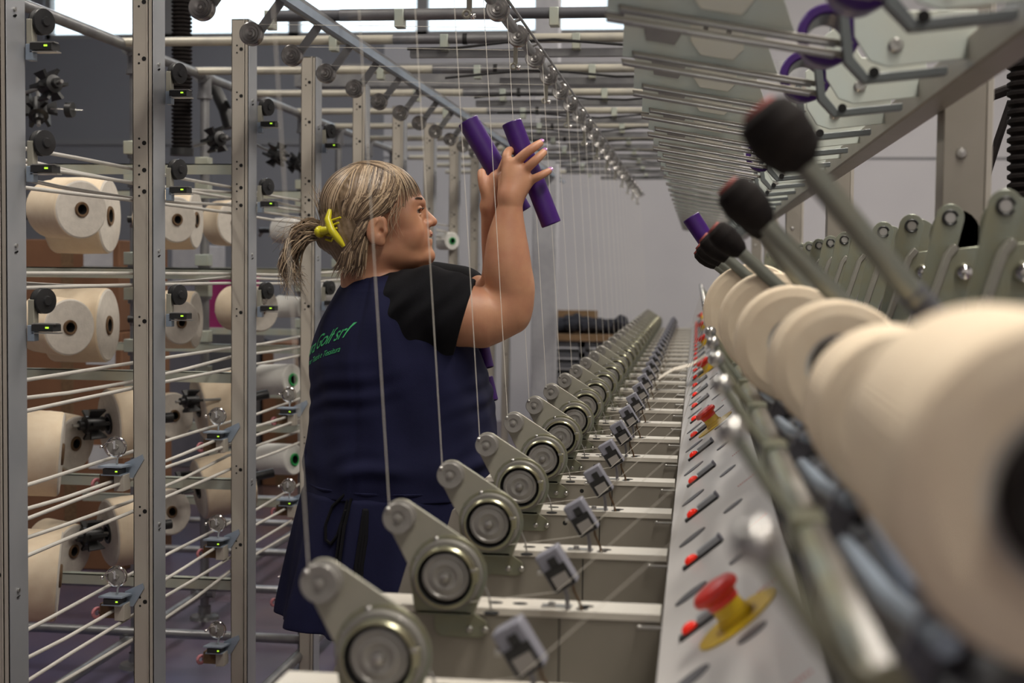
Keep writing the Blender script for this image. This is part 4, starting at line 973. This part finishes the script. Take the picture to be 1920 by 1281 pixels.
# embroidered writing on the back
def writing(txt,size,s0,z0,slope,shear,tree,name):
    cu=bpy.data.curves.new('txt','FONT'); cu.body=txt; cu.size=size; cu.shear=shear; cu.space_character=.92; to=bpy.data.objects.new('txt',cu); COL.objects.link(to)
    dg=bpy.context.evaluated_depsgraph_get(); me=bpy.data.meshes.new_from_object(to.evaluated_get(dg)); bpy.data.objects.remove(to)
    import bmesh
    bm=bmesh.new(); bm.from_mesh(me); bmesh.ops.triangulate(bm,faces=bm.faces[:]); bmesh.ops.subdivide_edges(bm,edges=[e for e in bm.edges if e.calc_length()>.006],cuts=2,use_grid_fill=False); bm.to_mesh(me); bm.free()
    w=max(v.co.x for v in me.vertices); base=wloc(woman)
    for v in me.vertices:
        s=s0-(w-v.co.x); z=z0+v.co.y+slope*(v.co.x-w)
        cx=float(np.interp(z,tz,tc)); o=Vector((cx,YW,z))+BS*s-BF*.6; h=tree.ray_cast(o,BF)
        v.co=((h[0]-BF*.0012) if h[0] else o+BF*.5)-base
    me.update(); return mesh_obj(name,me,woman,['embroidery'])
writing('Roccatura Golf srl',.042,.150,W(650,622,YW).z,.30,.45,bv,'embroidered_writing')
writing('per Tintoria e Tessitura',.017,.135,W(650,650,YW).z,.26,.4,bv,'embroidered_writing')
# ---------------------------------------------------------------- hair
CHh=(-.030,0,.056); RHh=(.1065,.0875,.0885)
S=Sdf(tuple(HC-Vector((.22,.16,.16))),tuple(HC+Vector((.16,.16,.20))),.0022)
S.ell(H(*CHh),RHh,HR,.01); S.ell(H(-.075,0,-.012),(.062,.072,.052),rotH(-.3),.03); S.ell(H(-.118,0,-.015),(.030,.035,.030),HR,.02); S.ell(H(-.066,0,-.050),(.040,.062,.046),HR,.02)
sl,x,y,z=S.sub(S.lo,S.lo+S.n*S.h,0)
hc=A(HC); f=(x-hc[0])*HF.x+(y-hc[1])*HF.y; s_=(x-hc[0])*HS.x+(y-hc[1])*HS.y; u=z-hc[2]
hl=np.interp(f,[-.05,-.032,-.028,.012,.020,.045,.065,.10],[-.30,-.06,.032,.034,.056,.104,.130,.15]).astype(np.float32)
hl=hl+np.where(f>.04,.10*s_*s_*0,0)
cut=np.maximum(-(f+.045),(u-hl)); S.a=np.maximum(S.a,-cut*.8).astype(np.float32)
S.a=(S.a+.0012*np.sin(f*420+u*150)*np.sin(s_*300)).astype(np.float32)
hair=S.mesh('hair',['hair_mid'],woman,label='blond and brown streaked hair'); del S
rh=random.Random(11); C3=Vector(CHh)
def shell(p,lift):
    q=p-C3; e=math.sqrt((q.x/RHh[0])**2+(q.y/RHh[1])**2+(q.z/RHh[2])**2)
    k=1/max(e,1e-6)*(1+lift/.09); return C3+q*k
def catm(P,n=5):
    out=[]
    for i in range(len(P)-1):
        a=P[max(i-1,0)];b=P[i];c=P[i+1];d=P[min(i+2,len(P)-1)]
        for k in range(n):
            t=k/n; out.append(.5*((2*b)+(c-a)*t+(2*a-5*b+4*c-d)*t*t+(3*b-a-3*c+d)*t**3))
    out.append(P[-1]); return out
hs=MB(); MM=['hair_dark','hair_mid','hair_light']
def strand(P,proj=True,r0=.0022,r1=.0006,wts=(3,4,5),liftr=.002,free_tail=0):
    P=[Vector(p) for p in P]; pts=catm(P); L=len(pts); lift=rh.random()*liftr; out=[]
    for i,p in enumerate(pts):
        if proj and i<L-free_tail: p=shell(p,lift)
        out.append(H(p.x,p.y,p.z))
    rr=[max(r1,r0*(1-.75*abs(2*i/(L-1)-.7))) for i in range(L)]
    hs.tube(out,rr,rh.choices(MM,wts)[0],5)
J=lambda a:(rh.random()-.5)*a
for i in range(150):     # fringe and temple
    t=rh.random(); sd=rh.choice((1,1,1,-1)); s=sd*(.006+.072*t)
    f1=.078-.050*t**1.5+J(.008); u1=.070-.030*t+J(.016)
    strand([(-.010+J(.03),s*.25,.145),(.035+J(.01)-.02*t,s*.6,.128),(.066-.035*t+J(.006),s*.9,.100),(f1,s,u1)],r0=.0014,r1=.0003,wts=(2,5,6),liftr=.004)
for i in range(420):     # side sweep, crown -> above the ear -> clip
    t=rh.random(); sd=rh.choice((1,1,1,-1)); fs=.045-.11*t+J(.01)
    lo=.036+ (0 if fs>-.03 else -.02)+.045*rh.random()
    strand([(.01-.05*t+J(.03),sd*.012,.145),(fs*.9,sd*.050,.120),(fs-.006,sd*.082,.080+J(.02)),(fs-.028,sd*.088,lo),(fs*.5-.065,sd*.075,lo*.35-.005),(-.118+J(.01),sd*.030,-.010+J(.022))],r0=.0021)
for i in range(260):     # top, crown running forward to the fringe root
    s=J(.13); f0=-.06+J(.05)
    strand([(f0,s*.4,.146),(f0+.04,s*.7,.140),(f0+.08,s*.9,.122),(.062+J(.02),s,.098+J(.02))],r0=.0020,wts=(3,5,4),liftr=.003)
for i in range(300):     # rear quarter
    sd=rh.choice((1,1,1,-1)); q=rh.random()
    strand([(-.03-.03*q,sd*.02,.146),(-.07-.02*q,sd*.055,.115),(-.095-.015*q,sd*.068*(1-.3*q),.070),(-.108-.012*q,sd*.062*(1-.3*q),.030),(-.120,sd*.04,-.002+J(.02))],r0=.0022)
for i in range(240):     # below, sweeping to the clip
    sd=rh.choice((1,1,1,-1)); q=rh.random()
    strand([(-.03+J(.01),sd*.086,.03-.05*q),(-.06,sd*.080,.012-.05*q),(-.09,sd*.064,.0-.04*q),(-.120,sd*.03,-.012+J(.015))],r0=.0022,wts=(5,5,3))
for i in range(170):     # back
    sd=rh.choice((1,1,-1)); s=sd*.06*rh.random()
    strand([(-.02+J(.05),s*.4,.146),(-.085,s,.125+J(.01)),(-.122,s,.080),(-.134,s*.8,.035),(-.130,s*.5,-.005+J(.02))],r0=.0022)
for i in range(150):     # behind the ear and nape
    sd=rh.choice((1,1,1,-1)); a=rh.random()
    strand([(-.020-.02*a,sd*.078,.030+J(.02)),(-.040-.02*a,sd*.080,-.010+J(.02)),(-.066,sd*.070,-.036+J(.022)),(-.095,sd*.048,-.040+J(.02)),(-.120,sd*.02,-.024+J(.015))],proj=False,r0=.0021,wts=(6,5,2))
for i in range(150):      # nape fringe
    sd=rh.choice((1,1,1,-1)); a=J(.05); strand([(-.045+a*.6,sd*.074,-.015),(-.058+a,sd*.072,-.045),(-.066+a*1.2,sd*.064,-.075+J(.02)),(-.075+a*1.4,sd*(.058+J(.02)),-.092+J(.03))],proj=False,r0=.0018,r1=.0003,wts=(6,5,3))
for i in range(46):      # loose ends on the nape
    sd=rh.choice((1,1,-1)); strand([(-.055+J(.03),sd*.060,-.030),(-.062+J(.03),sd*(.060+J(.02)),-.060+J(.01)),(-.072+J(.04),sd*(.056+J(.03)),-.090+J(.035))],proj=False,r0=.0013,r1=.0002)
for i in range(14):      # fine wisps over cheek and neck
    strand([(.03+J(.03),.080,.055),(.024+J(.03),.084,.02),(.02+J(.05),.084,-.02+J(.02))],proj=False,r0=.0005,r1=.0001,wts=(1,2,5))
part('hair_strands',hs,hair,label='fine combed strands')
hs=MB()
for i in range(260):     # tail beyond the clip
    k=rh.random(); b0=Vector((-.125+J(.02),J(.05),-.008+J(.035)))
    if k<.80: P=[b0,b0+Vector((-.035+J(.01),J(.02),.006+J(.02))),b0+Vector((-.066+J(.02),J(.03),-.022+J(.03))),b0+Vector((-.080+J(.035),J(.04),-.070+J(.03))),b0+Vector((-.070+J(.05),J(.05),-.105+J(.05)))]
    elif k<.9: P=[b0,b0+Vector((-.04,J(.02),.01+J(.01))),b0+Vector((-.075+J(.03),J(.03),.006+J(.03))),b0+Vector((-.10+J(.03),J(.04),-.012+J(.04)))]
    else: P=[b0+Vector((0,0,.01)),b0+Vector((-.012+J(.01),J(.02),.05)),b0+Vector((-.022+J(.03),J(.03),.09+J(.04))),]
    strand(P,proj=False,r0=.0017 if k<.8 else .0007,r1=.0003,wts=(3,5,4))
part('ponytail',hs,hair)
# hair clip
cb=MB(); c0_=H(-.108,.050,-.005)
for sgn in(1,):
    cb.tube([H(-.112,.058,.040),H(-.116,.066,.020),H(-.108,.074,-.002),H(-.092,.078,-.022),H(-.082,.072,-.036)],[.0045,.0075,.0085,.0075,.0045],'clip',12)
    cb.tube([H(-.106,.072,.000),H(-.124,.064,-.004),H(-.138,.048,-.004)],[.007,.009,.007],'clip',12)
    cb.ell(H(-.134,.046,-.006),(.012,.020,.013),'clip',14,8)
for q in range(5): cb.tube([H(-.094+.004*q-.01,.076,-.020+.011*q),H(-.108,.066,-.026+.011*q),H(-.122,.046,-.022+.010*q)],.0022,'clip',8)
part('hair_clip',cb,woman,label='yellow plastic claw clip')
# ---------------------------------------------------------------- purple tubes in her hands
def dye_tube(a,b,r,label,ends=True):
    a=Vector(a); b=Vector(b); d=(b-a).normalized(); L=(b-a).length
    o=part('purple_tube',MB().lathe(a,d,[(0,r*.84),(0,r-.0008),(.002,r),(L-.002,r),(L,r-.0008),(L,r*.84),(0,r*.84)],'purple',36),origin=a); return tag(o,label,'tube')
dye_tube(W(877,226,3.045),W(978,398,3.060),.0235,'purple plastic tube gripped at left, slanting above the hands')
dye_tube(W(959,229,2.992),W(1034,421,3.000),.0215,'purple plastic tube under the fingers of the right hand, farthest right in the hands')
dye_tube(W(903,640,3.17),W(914,690,3.16),.0150,'short purple tube poking out at the chest front below the raised arm')
dye_tube(W(912,708,3.17),W(922,752,3.16),.0150,'short purple tube poking out at the belly front, lower of two')
# ---------------------------------------------------------------- colour management and render quality
vs=sc.view_settings; vs.view_transform='Standard'; vs.look='None'; vs.gamma=1; vs.use_curve_mapping=False; vs.exposure=-0.22
cy=sc.cycles; cy.use_denoising=True; cy.max_bounces=6; cy.diffuse_bounces=3; cy.glossy_bounces=3; cy.transmission_bounces=3; cy.transparent_max_bounces=8
cy.caustics_reflective=False; cy.caustics_refractive=False; cy.sample_clamp_indirect=4; cy.blur_glossy=1
